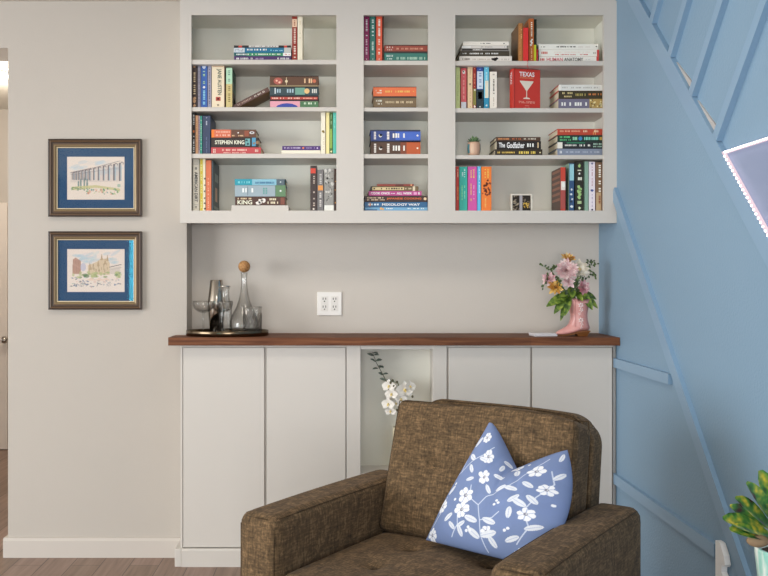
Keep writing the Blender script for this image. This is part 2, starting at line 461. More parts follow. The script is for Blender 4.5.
for (a, b), rows in zip(cells, SH):
    for t, u in rows:
        U('shelf', MB().box(cx(a), cx(b), YI - 0.013, YBK, cz(u), cz(t), 0.0012, 1), M_white)
SZ = [[cz(t) for t, u in rows] + [CZB] for rows in SH]      # shelf-top heights, column by column

# base cabinets
ZD0, ZD1 = wz(547.3, 3.739), wz(347.4, 3.739)
ZTOPC = wz(345.6, YL)
def dx(px): return wx(px, 3.739)
ZK = wz(549, 3.727)
def base_unit(name, label, xa, xb, doors, stile=None, plinth=None):
    t = thing(name, label, 'cabinet', (0, YF, 0))
    def P(n, mb, mat=M_white):
        o = mb.build(n, mat, t); o.location = (0, -YF, 0); return o
    if doors:
        c = MB(); c.box(xa, xb, 3.757, YB - 0.003, ZK, ZTOPC - 0.0005); P('carcass', c, M_white)
        for a, b in doors:
            P('door', MB().box(dx(a), dx(b), 3.739, 3.7565, ZD0, ZD1, 0.0016, 2), M_white)
    P('plinth', MB().prism([(plinth[0], 3.727, 0), (plinth[0], 3.727, ZK - 0.008), (plinth[0], 3.731, ZK), (plinth[0], YB - 0.003, ZK), (plinth[0], YB - 0.003, 0)], (plinth[1] - plinth[0], 0, 0)), M_white)
    return t, P
xl = wx(180.6, 3.745); xm1, xm2 = dx(346.6), dx(446.8)
# cabinet end sits in front of the wall pier, so the carcass is notched by stopping short of it
def notched(name, label, xa, xb, doors, plinth):
    return base_unit(name, label, xa, xb, doors, plinth=plinth)
tL, P = base_unit('base_cabinet', 'white two-door base cabinet left of the open niche, under the drinks tray', X_ret + 0.001, xm1 - 0.0006, [(183.2, 264.3), (266.6, 345.6)], plinth=(X_ret + 0.001, xm1 - 0.0006))
P('end_stile', MB().box(xl, dx(182.4), 3.741, YW - 0.001, ZK, ZTOPC - 0.0005))
P('end_panel', MB().box(dx(182.4), X_ret + 0.001, 3.757, YW - 0.001, ZK, ZTOPC - 0.0005))
P('plinth_end', MB().box(wx(174.6, 3.727), X_ret + 0.001, 3.727, YW - 0.0175, 0, ZK, 0.003, 2))
P('top_rail', MB().box(dx(182.4), xm1 - 0.0006, 3.741, 3.7565, ZD1 + 0.0015, ZTOPC - 0.0005))
tM, P = base_unit('base_cabinet', 'white open niche unit between the two pairs of cabinet doors', xm1, xm2, None, plinth=(xm1, xm2))
P('stile', MB().box(xm1, dx(360.6), 3.739, 3.775, ZK, ZTOPC - 0.0005, 0.0012, 1)); P('stile', MB().box(dx(432.8), xm2, 3.739, 3.775, ZK, ZTOPC - 0.0005, 0.0012, 1))
P('top_rail', MB().box(dx(360.6), dx(432.8), 3.741, 3.775, wz(349.3, 3.739), ZTOPC - 0.0005))
YN = 3.90
ZN = wz(465.5, YN)
P('back_panel', MB().box(xm1, xm2, YN, YN + 0.015, ZK, ZTOPC - 0.001), M_white_lifted)
P('side_panel', MB().box(xm1, dx(358), 3.775, YN, ZK, ZTOPC - 0.001)); P('side_panel', MB().box(dx(434.2), xm2, 3.775, YN, ZK, ZTOPC - 0.001))
P('niche_shelf', MB().box(dx(358), dx(434.2), 3.745, YN, ZN - 0.02, ZN)); P('lower_panel', MB().box(dx(360.6), dx(432.8), 3.745, 3.76, ZK, ZN - 0.02))
tR, P = base_unit('base_cabinet', 'white two-door base cabinet right of the niche, against the blue wall', xm2 + 0.0006, XR - 0.002, [(448.6, 530.3), (532.4, 612.2)], plinth=(xm2 + 0.0006, XR - 0.018))
P('end_stile', MB().box(dx(613.4), XR - 0.0175, 3.741, 3.7565, ZK, ZTOPC - 0.0005)); P('top_rail', MB().box(xm2 + 0.0006, dx(613.4), 3.741, 3.7565, ZD1 + 0.0015, ZTOPC - 0.0005))
# worktop
ZC = wz(337.6, YL)
M_oak = wood_mat('walnut_butcher_block', '#5c331d', '#7a4a2e', '#96623f', rough=0.6, gain=0.82)
wt = MB()
xL = wx(168, YL)
wt.prism([(xL, YL, ZTOPC), (XR - 0.0005, YL, ZTOPC), (XR - 0.0005, YB - 0.001, ZTOPC), (X_ret + 0.001, YB - 0.001, ZTOPC), (X_ret + 0.001, YW - 0.001, ZTOPC), (xL, YW - 0.001, ZTOPC)], (0, 0, ZC - ZTOPC))
bmesh.ops.bevel(wt.bm, geom=[e for e in wt.bm.edges if all(v.co.y < YL + 0.01 for v in e.verts)], offset=0.003, segments=2, affect='EDGES')
tag(wt.build('countertop', M_oak), 'long brown wooden worktop running over the white base cabinets', 'countertop')

# outlet
ol = thing('power_outlet', 'white double-gang wall outlet plate above the worktop', 'outlet', (wx(329.5, YB), YB, wz(303.7, YB)))
hw, hh = 12.3 * YB / F, 11.8 * YB / F
MB().box(-hw, hw, -0.007, -0.0005, -hh, hh, 0.003, 2).build('plate', paint('#ece8e2', 0.3, 1.0), ol)
for sx in (-1, 1):
    r_ = MB().box(sx*0.023 - 0.0165, sx*0.023 + 0.0165, -0.0085, -0.007, -0.034, 0.034, 0.0007, 1).build('receptacle', paint('#e2ddd6', 0.3, 1.0), ol)
    for sz in (-1, 1):
        q = MB()
        for ox in (-0.006, 0.006): q.box(sx*0.023 + ox - 0.0016, sx*0.023 + ox + 0.0016, -0.0092, -0.0086, sz*0.018 + 0.000, sz*0.018 + 0.010)
        q.lathe([(0, 0), (0.003, 0), (0.003, 0.0006), (0, 0.0006)], n=10)
        q.bm.verts.ensure_lookup_table()
        for v in q.bm.verts[-22:]: v.co = Vector((sx*0.023 + v.co.x, -0.0086 - v.co.z, sz*0.018 - 0.007 + v.co.y))
        q.build('socket_slots', paint('#3a3632', 0.5, 1.0), r_)
# ================================================================== books
M_pages = paint('#d9cdb4', 0.8, 1.1); M_pages_tan = paint('#b89f80', 0.8, 1.1)
def col(c): return paint(c, 0.42, 1.2)
def book(label, group, T, Hh, D, color, deco=(), hard=True, pages=None, lean=None, flat=False, loc=(0, 0, 0), rz=0.0, side=None, boards=None):
    """thickness T (local x), height Hh (local z), depth D (local y, spine at 0); laid flat the head is on the left"""
    t = thing('book', label, 'book', loc, (0, -PI/2 if flat else (lean or 0), 0) if not rz else (0, -PI/2 if flat else (lean or 0), rz), group)
    bt = 0.0026 if hard else 0.0009; ins = 0.003 if hard else 0.0
    sp = min(0.0022, T * 0.2) if hard else 0.0008
    m = MB()
    m.box(-T/2, T/2, 0, sp, 0, Hh, min(0.0011, T * 0.15), 2)
    m.mi = 1 if boards else 0
    m.box(-T/2, -T/2 + bt, sp * 0.5, D, 0, Hh); m.box(T/2 - bt, T/2, sp * 0.5, D, 0, Hh)
    m.build('cover', [col(color), col(boards)] if boards else col(color), t)
    MB().box(-T/2 + bt, T/2 - bt, sp, D - ins, ins, Hh - ins).build('pages', pages or M_pages, t)
    e = 0.0005
    for dk in deco:
        k = dk[0]; q = MB()
        if k in ('rect', 'text', 'marks'):
            if k == 'rect': s0, s1, t0, t1, c = dk[1:6]
            elif k == 'text': s0, s1, t0, t1, c = dk[2:7]
            else: s0, s1, t0, t1, c = dk[1:6]
            ee = e if k == 'rect' else e * 2
            fn = lambda a, b: (T * (t0 + (t1 - t0) * b - 0.5), -ee, Hh * (1 - (s0 + (s1 - s0) * a)))
            if k == 'rect': q.poly([fn(0, 0), fn(1, 0), fn(1, 1), fn(0, 1)]); nm = 'spine_band'
            elif k == 'text': put_text(q, dk[1], fn); nm = 'spine_title'
            else:
                put_marks(q, fn, dk[6] if len(dk) > 6 else 12, dk[7] if len(dk) > 7 else 1); nm = 'spine_title'
        elif k == 'stack':      # upright lettering one letter under another, read level
            txt, s0, s1, t0, t1, c = dk[1:7]; nm = 'spine_title'
            fn = lambda a, b: (T * (t0 + (t1 - t0) * a - 0.5), -2*e, Hh * (1 - (s1 + (s0 - s1) * b)))
            put_text(q, txt, fn)
        elif k == 'dot':
            s, tt_, r, c = dk[1:5]; nm = 'spine_emblem'
            rx = r if len(dk) < 6 else r * dk[5]
            q.poly([(max(-T/2, min(T/2, T * (tt_ - 0.5) + r * math.cos(2*PI*i/14))), -e*1.6, Hh * (1 - s) + rx * math.sin(2*PI*i/14)) for i in range(14)])
        elif k == 'shape':      # freeform spots: list of (s, t, size)
            spots, c = dk[1:3]; nm = 'spine_emblem'
            for (s, tt_, r) in spots:
                n = 7; ph = rnd.random() * 6
                q.poly([(T * (tt_ - 0.5) + r * rnd.uniform(.6, 1.2) * math.cos(ph + 2*PI*i/n), -e*1.8, Hh * (1 - s) + r * rnd.uniform(.6, 1.3) * math.sin(ph + 2*PI*i/n)) for i in range(n)])
        elif k == 'side':       # print on the right-hand cover: y0,y1 (from spine), z0,z1 fractions
            y0, y1_, z0, z1_, c, sg = dk[1:7]; nm = 'cover_print'
            xx = sg * (T/2 + 0.0004)
            q.poly([(xx, D*y0, Hh*z0), (xx, D*y1_, Hh*z0), (xx, D*y1_, Hh*z1_), (xx, D*y0, Hh*z1_)])
        q.build(nm, col(c), t, recalc=False)
    return t
def upright(colm, row, x0, x1, top, color, label, group, deco=(), D=0.15, Yf=3.785, **kw):
    z0 = SZ[colm][row] + 0.0003
    X0, X1 = wx(x0, Yf), wx(x1, Yf)
    return book(label, group, X1 - X0 - 0.0006, min(wz(top, Yf) - z0, 0.4), D, color, deco, loc=((X0 + X1) / 2, Yf, z0), **kw)
def stack(colm, row, items, group, Yf=3.785, z0=None, D=0.15):
    """items bottom first: (x0, x1, ytop, color, label, deco, opts)"""
    z = (SZ[colm][row] if z0 is None else z0) + 0.0003
    for it in items:
        x0, x1, yt, color, label, deco = it[:6]; o = dict(it[6]) if len(it) > 6 else {}
        yf = o.pop('Yf', Yf); d = o.pop('D', D)
        z1 = wz(yt, yf); X0, X1 = wx(x0, yf), wx(x1, yf)
        book(label, group, z1 - z - 0.0006, X1 - X0, d, color, deco, flat=True, loc=(X1, yf, (z + z1) / 2), **o)
        z = z1
W_, CR, BK = '#ece8df', '#dccfb6', '#2a2623'

# ---------------- left column, shelf 1
g = 'books on the top left shelf'
stack(0, 0, [
 (234, 291, 56.0, '#4a2f63', 'purple book at the bottom of the flat stack on the top left shelf', [('marks', .04, .33, .3, .75, W_, 16), ('marks', .38, .52, .3, .7, '#b9a6cc', 8), ('marks', .76, .97, .3, .75, W_, 12)]),
 (234, 291, 52.8, '#3c8a63', 'green book with white lettering lying on the purple book in the top left stack', [('rect', 0, .22, 0, 1, '#1d5a5c'), ('rect', .86, 1, 0, 1, W_), ('marks', .04, .4, .2, .8, W_, 16), ('marks', .42, .82, .25, .8, '#dff0dc', 18), ('marks', .89, .98, .3, .7, '#b44a3c', 4)], dict(hard=False)),
 (233.8, 291, 47.6, '#1d6a8c', 'wide teal book with pale grey spine end in the top left flat stack', [('rect', 0, .19, .05, .95, '#c3ccd2'), ('rect', .88, 1, 0, 1, '#b8b9b4'), ('marks', .02, .17, .2, .8, '#8e9aa6', 6, 2), ('marks', .23, .58, .38, .82, W_, 14), ('dot', .65, .5, .0028, '#7fd0e0'), ('marks', .69, .86, .3, .55, '#9ed0e0', 10)]),
 (234, 291, 45.4, '#2e2b2c', 'thin black book with red and white spine on top of the top left stack', [('rect', .08, .14, 0, 1, '#c4473a'), ('rect', .26, .78, .1, 1, '#c9c6c0'), ('rect', .88, .93, 0, 1, '#c4473a'), ('marks', .3, .74, .3, .8, '#55504c', 18)], dict(hard=False)),
], g)
upright(0, 0, 292, 297.2, 16.2, '#8e3226', 'maroon upright book with a cream block near its head, top left shelf', g, [('rect', .065, .24, 0.04, .96, '#e3c4a8'), ('marks', .27, .93, .28, .78, '#e8cfc0', 17), ('marks', .09, .22, .3, .7, '#a8654e', 4)])
upright(0, 0, 297.5, 302.6, 16.2, '#e4dac4', 'tall cream upright book beside the maroon one, top left shelf', g, [('marks', .1, .5, .3, .7, '#cfc2a6', 12)], pages=M_pages)
# ---------------- left column, shelf 2
g = 'books on the second left shelf'
upright(0, 1, 191.6, 197.3, 63.2, '#3a2722', 'dark brown upright book with cream lettering at the left end of second left shelf', g, [('marks', .2, .7, .3, .72, '#e0c9a0', 11), ('shape', [(.08, .5, .006), (.78, .5, .007), (.84, .5, .008), (.94, .5, .006)], '#c79a72')])
upright(0, 1, 197.6, 200.6, 64.5, '#9a97a8', 'slim lavender grey upright book between the dark brown and the bright blue book', g, [('marks', .15, .85, .3, .7, '#5b5a72', 20)])
upright(0, 1, 200.8, 207.3, 63.3, '#2b5aa6', 'bright blue upright book with rounded head and white lettering, second left shelf', g, [('rect', .0, .04, 0, 1, '#2a3566'), ('dot', .07, .5, .008, '#c9d2e8', 1.3), ('marks', .17, .46, .3, .7, '#a9d08e', 9), ('dot', .53, .5, .005, W_), ('marks', .6, .92, .3, .72, '#8fd0ea', 9)])
upright(0, 1, 207.6, 211.3, 64.4, '#8f8da0', 'slim lavender grey upright book left of the thick cream one, second left shelf', g, [('marks', .1, .9, .3, .7, '#55546c', 22), ('rect', 0, .04, 0, 1, '#4a2c22')])
upright(0, 1, 211.7, 224.4, 64.0, '#dccdb2', 'thick cream upright book with dark JANE AUSTEN title and red square emblem', g, [('rect', 0, .06, .1, .9, '#b88a68'), ('text', 'JANE AUSTEN', .11, .70, .38, .78, '#4a5a4e'), ('rect', .74, .83, .32, .7, '#a8483c'), ('rect', .765, .805, .44, .58, '#3c2220'), ('marks', .9, .95, .4, .6, '#6a5a48', 2), ('side', 0, 1, 0, 1, '#b0604c', 1)], D=.13)
upright(0, 1, 226.0, 232.3, 67.8, '#a9cdb0', 'mint and cream upright paperback with a green picture cover, second left shelf', g, [('rect', .4, 1, 0, 1, '#c0b078'), ('marks', .06, .35, .3, .7, '#6d8e80', 7), ('marks', .45, .85, .3, .75, '#7b6a38', 9), ('side', 0.03, 1, .42, 1, '#2f5a4a', 1), ('side', .0, 1, 0, .42, '#4a3322', 1), ('side', .1, .9, .40, .44, '#d2b24c', 1), ('side', .3, .8, .15, .32, '#c69a3e', 1), ('side', .25, .8, .7, .8, '#6aa48a', 1)], D=.13, hard=False)
z1 = SZ[0][1]
# leaning flat book
Yl = 3.80
xa, xb = wx(232.5, Yl), wx(269.2, Yl)
Lb = math.hypot(wx(268.5, Yl) - xa, wz(90, Yl) - wz(109, Yl)) 
slope = math.asin(min(.9, (wz(90.5, Yl) - z1) / Lb))
book('brown book leaning at a slant between the picture cover and the flat stack', g, 0.019, Lb * 0.97, .15, '#5a3f38', [('marks', .12, .42, .3, .75, '#d8cfc4', 9), ('marks', .5, .9, .3, .75, '#a58c80', 10)], boards='#8a6a4c', loc=(xa + 0.005, Yl, z1 + 0.0095 * math.cos(slope) + 0.0006), lean=PI/2 - slope, pages=M_pages_tan)
stack(0, 1, [
 (270, 318.4, 101, '#d89aa8', 'pink book with blue arc and green spine end under the second left stack', [('rect', .62, 1, .02, .98, '#4a7350'), ('dot', .35, -0.12, .026, '#35479a', 2.0), ('marks', .7, .95, .5, .85, '#cfe0c8', 9)], dict(hard=False)),
 (269.8, 318.6, 95.6, '#2a1f20', 'black book with a red lettered band in the second left stack', [('rect', .02, .98, .28, .74, '#b5443c'), ('marks', .05, .62, .34, .68, '#e9c3b2', 18), ('marks', .68, .96, .36, .62, '#e8b49a', 10)]),
 (269.8, 318.6, 86.6, '#33454a', 'dark teal book with a cream disc and pale lettering in the second left stack', [('rect', .52, .72, .1, .9, '#6b9a8a'), ('dot', .76, .5, .0115, '#d9b47c'), ('text', 'I', .10, .12, .2, .85, '#d6dde0'), ('marks', .14, .5, .25, .8, '#9fb8c4', 7), ('marks', .86, .97, .2, .8, '#d8d8d0', 3), ('rect', 0, 1, .88, 1, '#1c1a1a')]),
 (269.8, 318.6, 75.6, '#5a3d2c', 'thick brown book with a red emblem on top of the second left stack', [('rect', 0, 1, .9, 1, '#2c1d17'), ('rect', 0, 1, 0, .12, '#8b7a5a'), ('dot', .17, .5, .015, '#a8564c', 1.3), ('shape', [(.14, .55, .005), (.2, .4, .005)], '#e2b8a0'), ('dot', .34, .48, .006, '#d7c7a4'), ('rect', .335, .345, .15, .85, '#d7c7a4'), ('marks', .70, .88, .25, .8, '#d9b48c', 4), ('dot', .91, .5, .008, '#c06a4c')], dict(D=.17)),
], g)
# ---------------- left column, shelf 3
g = 'books on the third left shelf'
upright(0, 2, 192.2, 195.2, 112.5, '#2e2624', 'thin black upright book at the left end of the third left shelf', g, [('marks', .05, .3, .3, .8, W_, 6), ('dot', .45, .5, .004, '#d8763a', 1.4), ('marks', .55, .95, .3, .8, W_, 9)])
upright(0, 2, 195.4, 198.3, 115.2, '#d3a27c', 'peach upright book beside the thin black one on the third left shelf', g, [('marks', .15, .85, .3, .7, '#b87e58', 12)])
upright(0, 2, 198.5, 199.8, 115.5, '#c7b6c4', 'very thin pale lilac upright book between peach and teal spines', g, [('marks', .1, .9, .2, .8, '#7d5f86', 14)], hard=False)
upright(0, 2, 200.0, 202.1, 115.8, '#3aa08c', 'thin teal upright book left of the navy book, third left shelf', g, [('marks', .1, .9, .25, .75, '#bfe0cc', 16)])
upright(0, 2, 202.4, 210.4, 115.6, '#34405c', 'navy blue upright book touching the flat stack on the third left shelf', g, [('marks', .05, .25, .42, .62, '#c9cfdc', 9), ('marks', .55, .95, .45, .6, '#6f7c9a', 14)], D=.17)
stack(0, 2, [
 (211, 261, 147.2, '#b5474a', 'rose red book at the bottom of the stack beside the navy book', [('marks', .04, .1, .2, .8, '#efc8bc', 2, 2), ('marks', .22, .72, .45, .8, '#e9b9ac', 20), ('marks', .25, .7, .15, .35, '#e9b9ac', 26), ('marks', .88, .95, .3, .75, '#f0cfc0', 3)], dict(D=.17)),
 (211.2, 258.6, 137.6, '#2c2422', 'black book with cream STEPHEN KING lettering and a teal picture at its right', [('text', 'STEPHEN KING', .08, .70, .30, .72, '#ece2cf'), ('rect', .72, .82, .15, .9, '#6ba3a4'), ('shape', [(.77, .35, .006), (.75, .7, .005)], '#2a4a52'), ('rect', .86, .94, .1, 1, '#4f93b4'), ('shape', [(.97, .5, .008), (.9, .4, .005)], '#8a6a4c')], dict(D=.14)),
 (211.5, 256, 129.5, '#5f3f30', 'orange and brown book with a white oval on top of the third left stack', [('rect', 0, .06, 0, 1, '#e0782c'), ('rect', .06, .44, 0, 1, '#c9694c'), ('marks', .1, .42, .55, .85, '#e8a892', 9), ('marks', .1, .42, .15, .42, '#e8b8a4', 11), ('marks', .46, .72, .12, .34, '#d9b48a', 9), ('dot', .6, .6, .003, W_), ('dot', .91, .6, .0055, '#f0ebe4', 1.9), ('dot', .91, .6, .0028, '#b0543a', 2.2), ('rect', .74, .84, .15, .85, '#8a4a34')], dict(D=.15)),
], g)
stack(0, 2, [
 (281.4, 320.6, 150.2, '#e6dccb', 'thin cream book lying flat under the purple one, third left shelf', [], dict(hard=False)),
 (282.2, 320.4, 145.9, '#4c3170', 'purple book with an orange dot lying flat on the third left shelf', [('marks', .05, .48, .35, .7, '#d7cbe6', 18), ('dot', .55, .5, .0042, '#e8804a'), ('marks', .62, .86, .4, .65, '#b9a8d0', 9), ('dot', .92, .5, .003, '#d8c8e4')]),
], g)
upright(0, 2, 321.0, 325.4, 111.6, '#e7ddca', 'cream upright book next to the purple flat book, third left shelf', g, [('shape', [(.46, .5, .006), (.48, .65, .004)], '#8a7434'), ('marks', .6, .9, .5, .75, '#c8bba0', 10)])
upright(0, 2, 325.6, 329.5, 111.7, '#ead79a', 'pale yellow upright book on the third left shelf', g, [('rect', 0, 1, 0, .12, '#8f7a3c')])
upright(0, 2, 329.7, 332.8, 111.8, '#43662f', 'green upright book between the pale yellow and turquoise ones', g, [('rect', .4, .85, 0, .8, '#86a44a'), ('marks', .06, .3, .3, .7, '#a6c49a', 9), ('dot', .93, .5, .004, '#e0d8a8')])
upright(0, 2, 333.0, 336.6, 111.2, '#57bfae', 'turquoise upright book at the right end of the third left shelf', g, [('marks', .1, .4, .35, .65, '#8fd8ca', 9)])
# ---------------- left column, shelf 4
g = 'books on the bottom left shelf'
upright(0, 3, 192.8, 199.2, 158.8, '#dad3c4', 'off-white upright book with dark AMERICAN DIRT title on bottom left shelf', g, [('text', 'AMERICAN DIRT', .25, .82, .28, .76, '#3f3b3a'), ('marks', .16, .21, .3, .7, '#5a5652', 3), ('rect', .10, .105, .1, .9, '#7a746c'), ('rect', .875, .88, .1, .9, '#7a746c'), ('marks', .9, .95, .3, .7, '#7a746c', 2)])
upright(0, 3, 199.6, 205.5, 159.0, '#e7dcc0', 'cream and yellow upright book beside the orange one, bottom left shelf', g, [('rect', .0, 1, .08, .55, '#d3bd3c'), ('shape', [(.38, .88, .004), (.5, .9, .004), (.62, .86, .004), (.75, .9, .004), (.85, .88, .004), (.95, .9, .005)], '#3a2c28'), ('marks', .1, .95, .18, .42, '#efe59a', 18)])
upright(0, 3, 205.8, 211.4, 160.2, '#cb6d48', 'burnt orange upright book on the bottom left shelf', g, [('marks', .35, .95, .3, .6, '#e4a486', 16)])
upright(0, 3, 211.6, 213.4, 160.8, '#39454a', 'dark slate upright book with a printed cover, right of the orange one', g, [('side', .25, .8, .62, .78, '#8c9490', 1), ('side', .3, .65, .22, .5, '#c4a28e', 1), ('side', .1, .9, .06, .12, '#7d8684', 1)], D=.19)
# riser and its stack
rz_top = wz(205, 3.755)
ri = tag(MB().box(wx(231.5, 3.77), wx(288.5, 3.77), 3.77, 3.93, SZ[0][3] + 0.0002, rz_top, 0.001, 1).build('riser_box', M_white), 'low white riser box under the flat stack on the bottom left shelf', 'box')
stack(0, 3, [
 (235, 285.6, 196.6, '#4a2e24', 'dark brown book with bold cream KING lettering lying on the white riser', [('text', 'KING', .05, .34, .12, .6, '#efe4cc'), ('marks', .05, .33, .66, .9, '#d9c4a0', 9), ('shape', [(.5, .5, .012), (.56, .6, .012), (.46, .3, .01)], '#e2dcd4'), ('dot', .53, .55, .006, '#a83c34'), ('marks', .68, .82, .55, .85, '#e8d8b8', 4), ('marks', .64, .86, .15, .48, '#e8d8b8', 7), ('rect', .9, .98, .1, .9, '#7a4434')], dict(D=.14)),
 (234.8, 285.6, 185.2, '#93a4ad', 'blue grey book with a green end panel, middle of the stack on the riser', [('rect', .8, 1, 0, 1, '#5d7f5c'), ('dot', .9, .5, .004, '#e8ece4'), ('marks', .14, .38, .3, .8, '#dfe6ea', 4), ('marks', .55, .65, .2, .8, '#5f9a94', 2, 3), ('rect', .25, .26, .1, .9, '#5d6c78'), ('rect', .795, .8, 0, 1, '#41505c')], dict(D=.145)),
 (234.8, 285.6, 179.0, '#7fb2c4', 'light blue and teal book on top of the stack on the white riser', [('rect', 0, .34, 0, 1, '#2791a4'), ('rect', .82, 1, 0, 1, '#51616a'), ('marks', .06, .3, .25, .7, '#7fd0d4', 10), ('marks', .4, .78, .2, .6, '#3f6f94', 16), ('dot', .9, .5, .003, '#c9d4d4'), ('rect', .98, 1, 0, 1, '#2c9494')], dict(D=.145)),
], g, z0=rz_top, Yf=3.785)
upright(0, 3, 310.2, 317.0, 165.6, '#3b2d2a', 'black upright book with a red head, bottom left shelf right group', g, [('rect', .06, .17, .05, .8, '#c8402f'), ('marks', .22, .9, .4, .72, '#b8a89c', 14), ('dot', .95, .5, .004, '#d8cfc4')])
upright(0, 3, 317.3, 323.6, 169.6, '#6d6a6a', 'charcoal upright book with an orange band across its middle', g, [('rect', .38, .5, .1, .9, '#d99048'), ('marks', .1, .35, .3, .75, '#bdbab6', 6), ('marks', .55, .9, .3, .7, '#cfcac4', 8)])
upright(0, 3, 324.2, 333.8, 168.4, '#8b8a86', 'mottled grey upright book with a white foot, bottom left shelf', g, [('rect', .86, 1, 0, 1, '#d8d8d2'), ('shape', [(rnd.uniform(.03, .82), rnd.uniform(.15, .85), rnd.uniform(.003, .008)) for i in range(22)], '#bcbbb6'), ('shape', [(rnd.uniform(.03, .8), rnd.uniform(.15, .85), rnd.uniform(.002, .004)) for i in range(14)], '#4c4a46')])
upright(0, 3, 334.0, 336.8, 168.6, '#3b241a', 'narrow dark brown upright book at the right end of the bottom left shelf', g, [('shape', [(.3, .6, .003), (.5, .4, .003), (.8, .5, .004)], '#a8793c')])

# ---------------- middle column
g = 'books on the top middle shelf'
def series(c1, ttl=W_):
    return [('marks', .05, .14, .2, .8, ttl, 4), ('marks', .22, .6, .28, .72, ttl, 12), ('marks', .64, .9, .3, .7, ttl, 9)]
upright(1, 0, 363.8, 369.4, 16.2, '#8c1f58', 'magenta upright cookbook at the left end of the top middle shelf', g, [('rect', 0, 1, 0, .08, '#3c2030'), ('marks', .07, .44, .3, .72, '#f0dfe6', 11), ('marks', .5, .84, .3, .68, '#e6c6d4', 10), ('dot', .93, .5, .002, W_)])
upright(1, 0, 369.7, 375.8, 16.2, '#31756a', 'dark green upright book between the magenta and the orange-red one', g, [('rect', 0, 1, .88, 1, '#20302e'), ('marks', .07, .44, .3, .72, '#d9e8e0', 9), ('marks', .55, .84, .3, .68, '#cfe0d8', 9), ('dot', .93, .5, .002, W_)])
upright(1, 0, 376.1, 382.3, 16.2, '#d2553a', 'orange-red upright book on the top middle shelf', g, [('marks', .07, .44, .3, .72, '#f6e2d6', 12), ('marks', .5, .84, .3, .68, '#f3d6c6', 10), ('dot', .93, .5, .002, W_)])
upright(1, 0, 382.6, 383.7, 16.4, '#4c2c20', 'thin brown upright book behind the flat pair on the top middle shelf', g, [], D=.16)
stack(1, 0, [
 (384.4, 427.6, 52.1, '#2f6f64', 'dark green book lying under the brick red one, top middle shelf', [('rect', 0, 1, .88, 1, '#1f2a28'), ('marks', .05, .2, .5, .75, '#d8e8e0', 8), ('marks', .07, .18, .25, .42, '#d8e8e0', 6), ('marks', .28, .95, .22, .55, '#a8cbb8', 22)]),
 (384.4, 427.6, 44.8, '#8e3f30', 'brick red book lying on the dark green one, top middle shelf', [('rect', 0, 1, .88, 1, '#3a211c'), ('rect', 0, 1, 0, .1, '#3a211c'), ('marks', .05, .2, .5, .78, '#eed6cc', 8), ('marks', .07, .18, .2, .42, '#eed6cc', 6), ('marks', .28, .9, .3, .62, '#d39a80', 22)]),
], g)
g = 'books on the second middle shelf'
stack(1, 1, [
 (373.4, 416.4, 96.3, '#6f5b40', 'olive brown book at the bottom of the pair on the second middle shelf', [('rect', 0, 1, .86, 1, '#2e251c'), ('rect', 0, 1, 0, .14, '#3c2f22'), ('marks', .06, .2, .55, .74, '#efe6d4', 8), ('marks', .1, .2, .32, .48, '#efe6d4', 6), ('marks', .28, .92, .42, .64, '#cdbb98', 24)]),
 (373.2, 416.4, 86.6, '#d8683a', 'bright orange book on the olive brown one, second middle shelf', [('rect', 0, 1, .92, 1, '#6a3a28'), ('marks', .06, .2, .5, .68, '#f6e0cc', 8), ('marks', .08, .2, .28, .42, '#f6e0cc', 6), ('marks', .28, .85, .36, .62, '#f0c060', 22), ('dot', .93, .5, .0018, '#f0c060')]),
], g)
g = 'books on the third middle shelf'
def thick(c, ill): return [('marks', .06, .13, .15, .85, '#e4dcd4', 1, 5), ('dot', .2, .5, .0075, '#e4dcd4'), ('dot', .208, .56, .0062, c), ('marks', .32, .4, .15, .85, '#e4dcd4', 1, 5), ('marks', .44, .7, .25, .75, '#e8e0d8', 5), ('dot', .94, .5, .0042, ill)]
stack(1, 2, [
 (370.6, 420.5, 141.4, '#4d3526', 'thick brown and orange book under the thick blue one, third middle shelf', [('rect', .72, 1, 0, 1, '#b3542a'), ('rect', .6, .72, 0, 1, '#7a4028'), ('rect', 0, 1, .94, 1, '#231a18')] + thick('#4d3526', '#e8dcc8')),
 (370.4, 420.5, 129.8, '#2f437e', 'thick blue book on the thick brown and orange one, third middle shelf', [('rect', .5, 1, .12, .82, '#3f62b8'), ('rect', 0, 1, .92, 1, '#1f2238'), ('rect', 0, 1, 0, .06, '#1c2244')] + thick('#2f437e', '#e0dcd8')),
], g)
g = 'books on the bottom middle shelf'
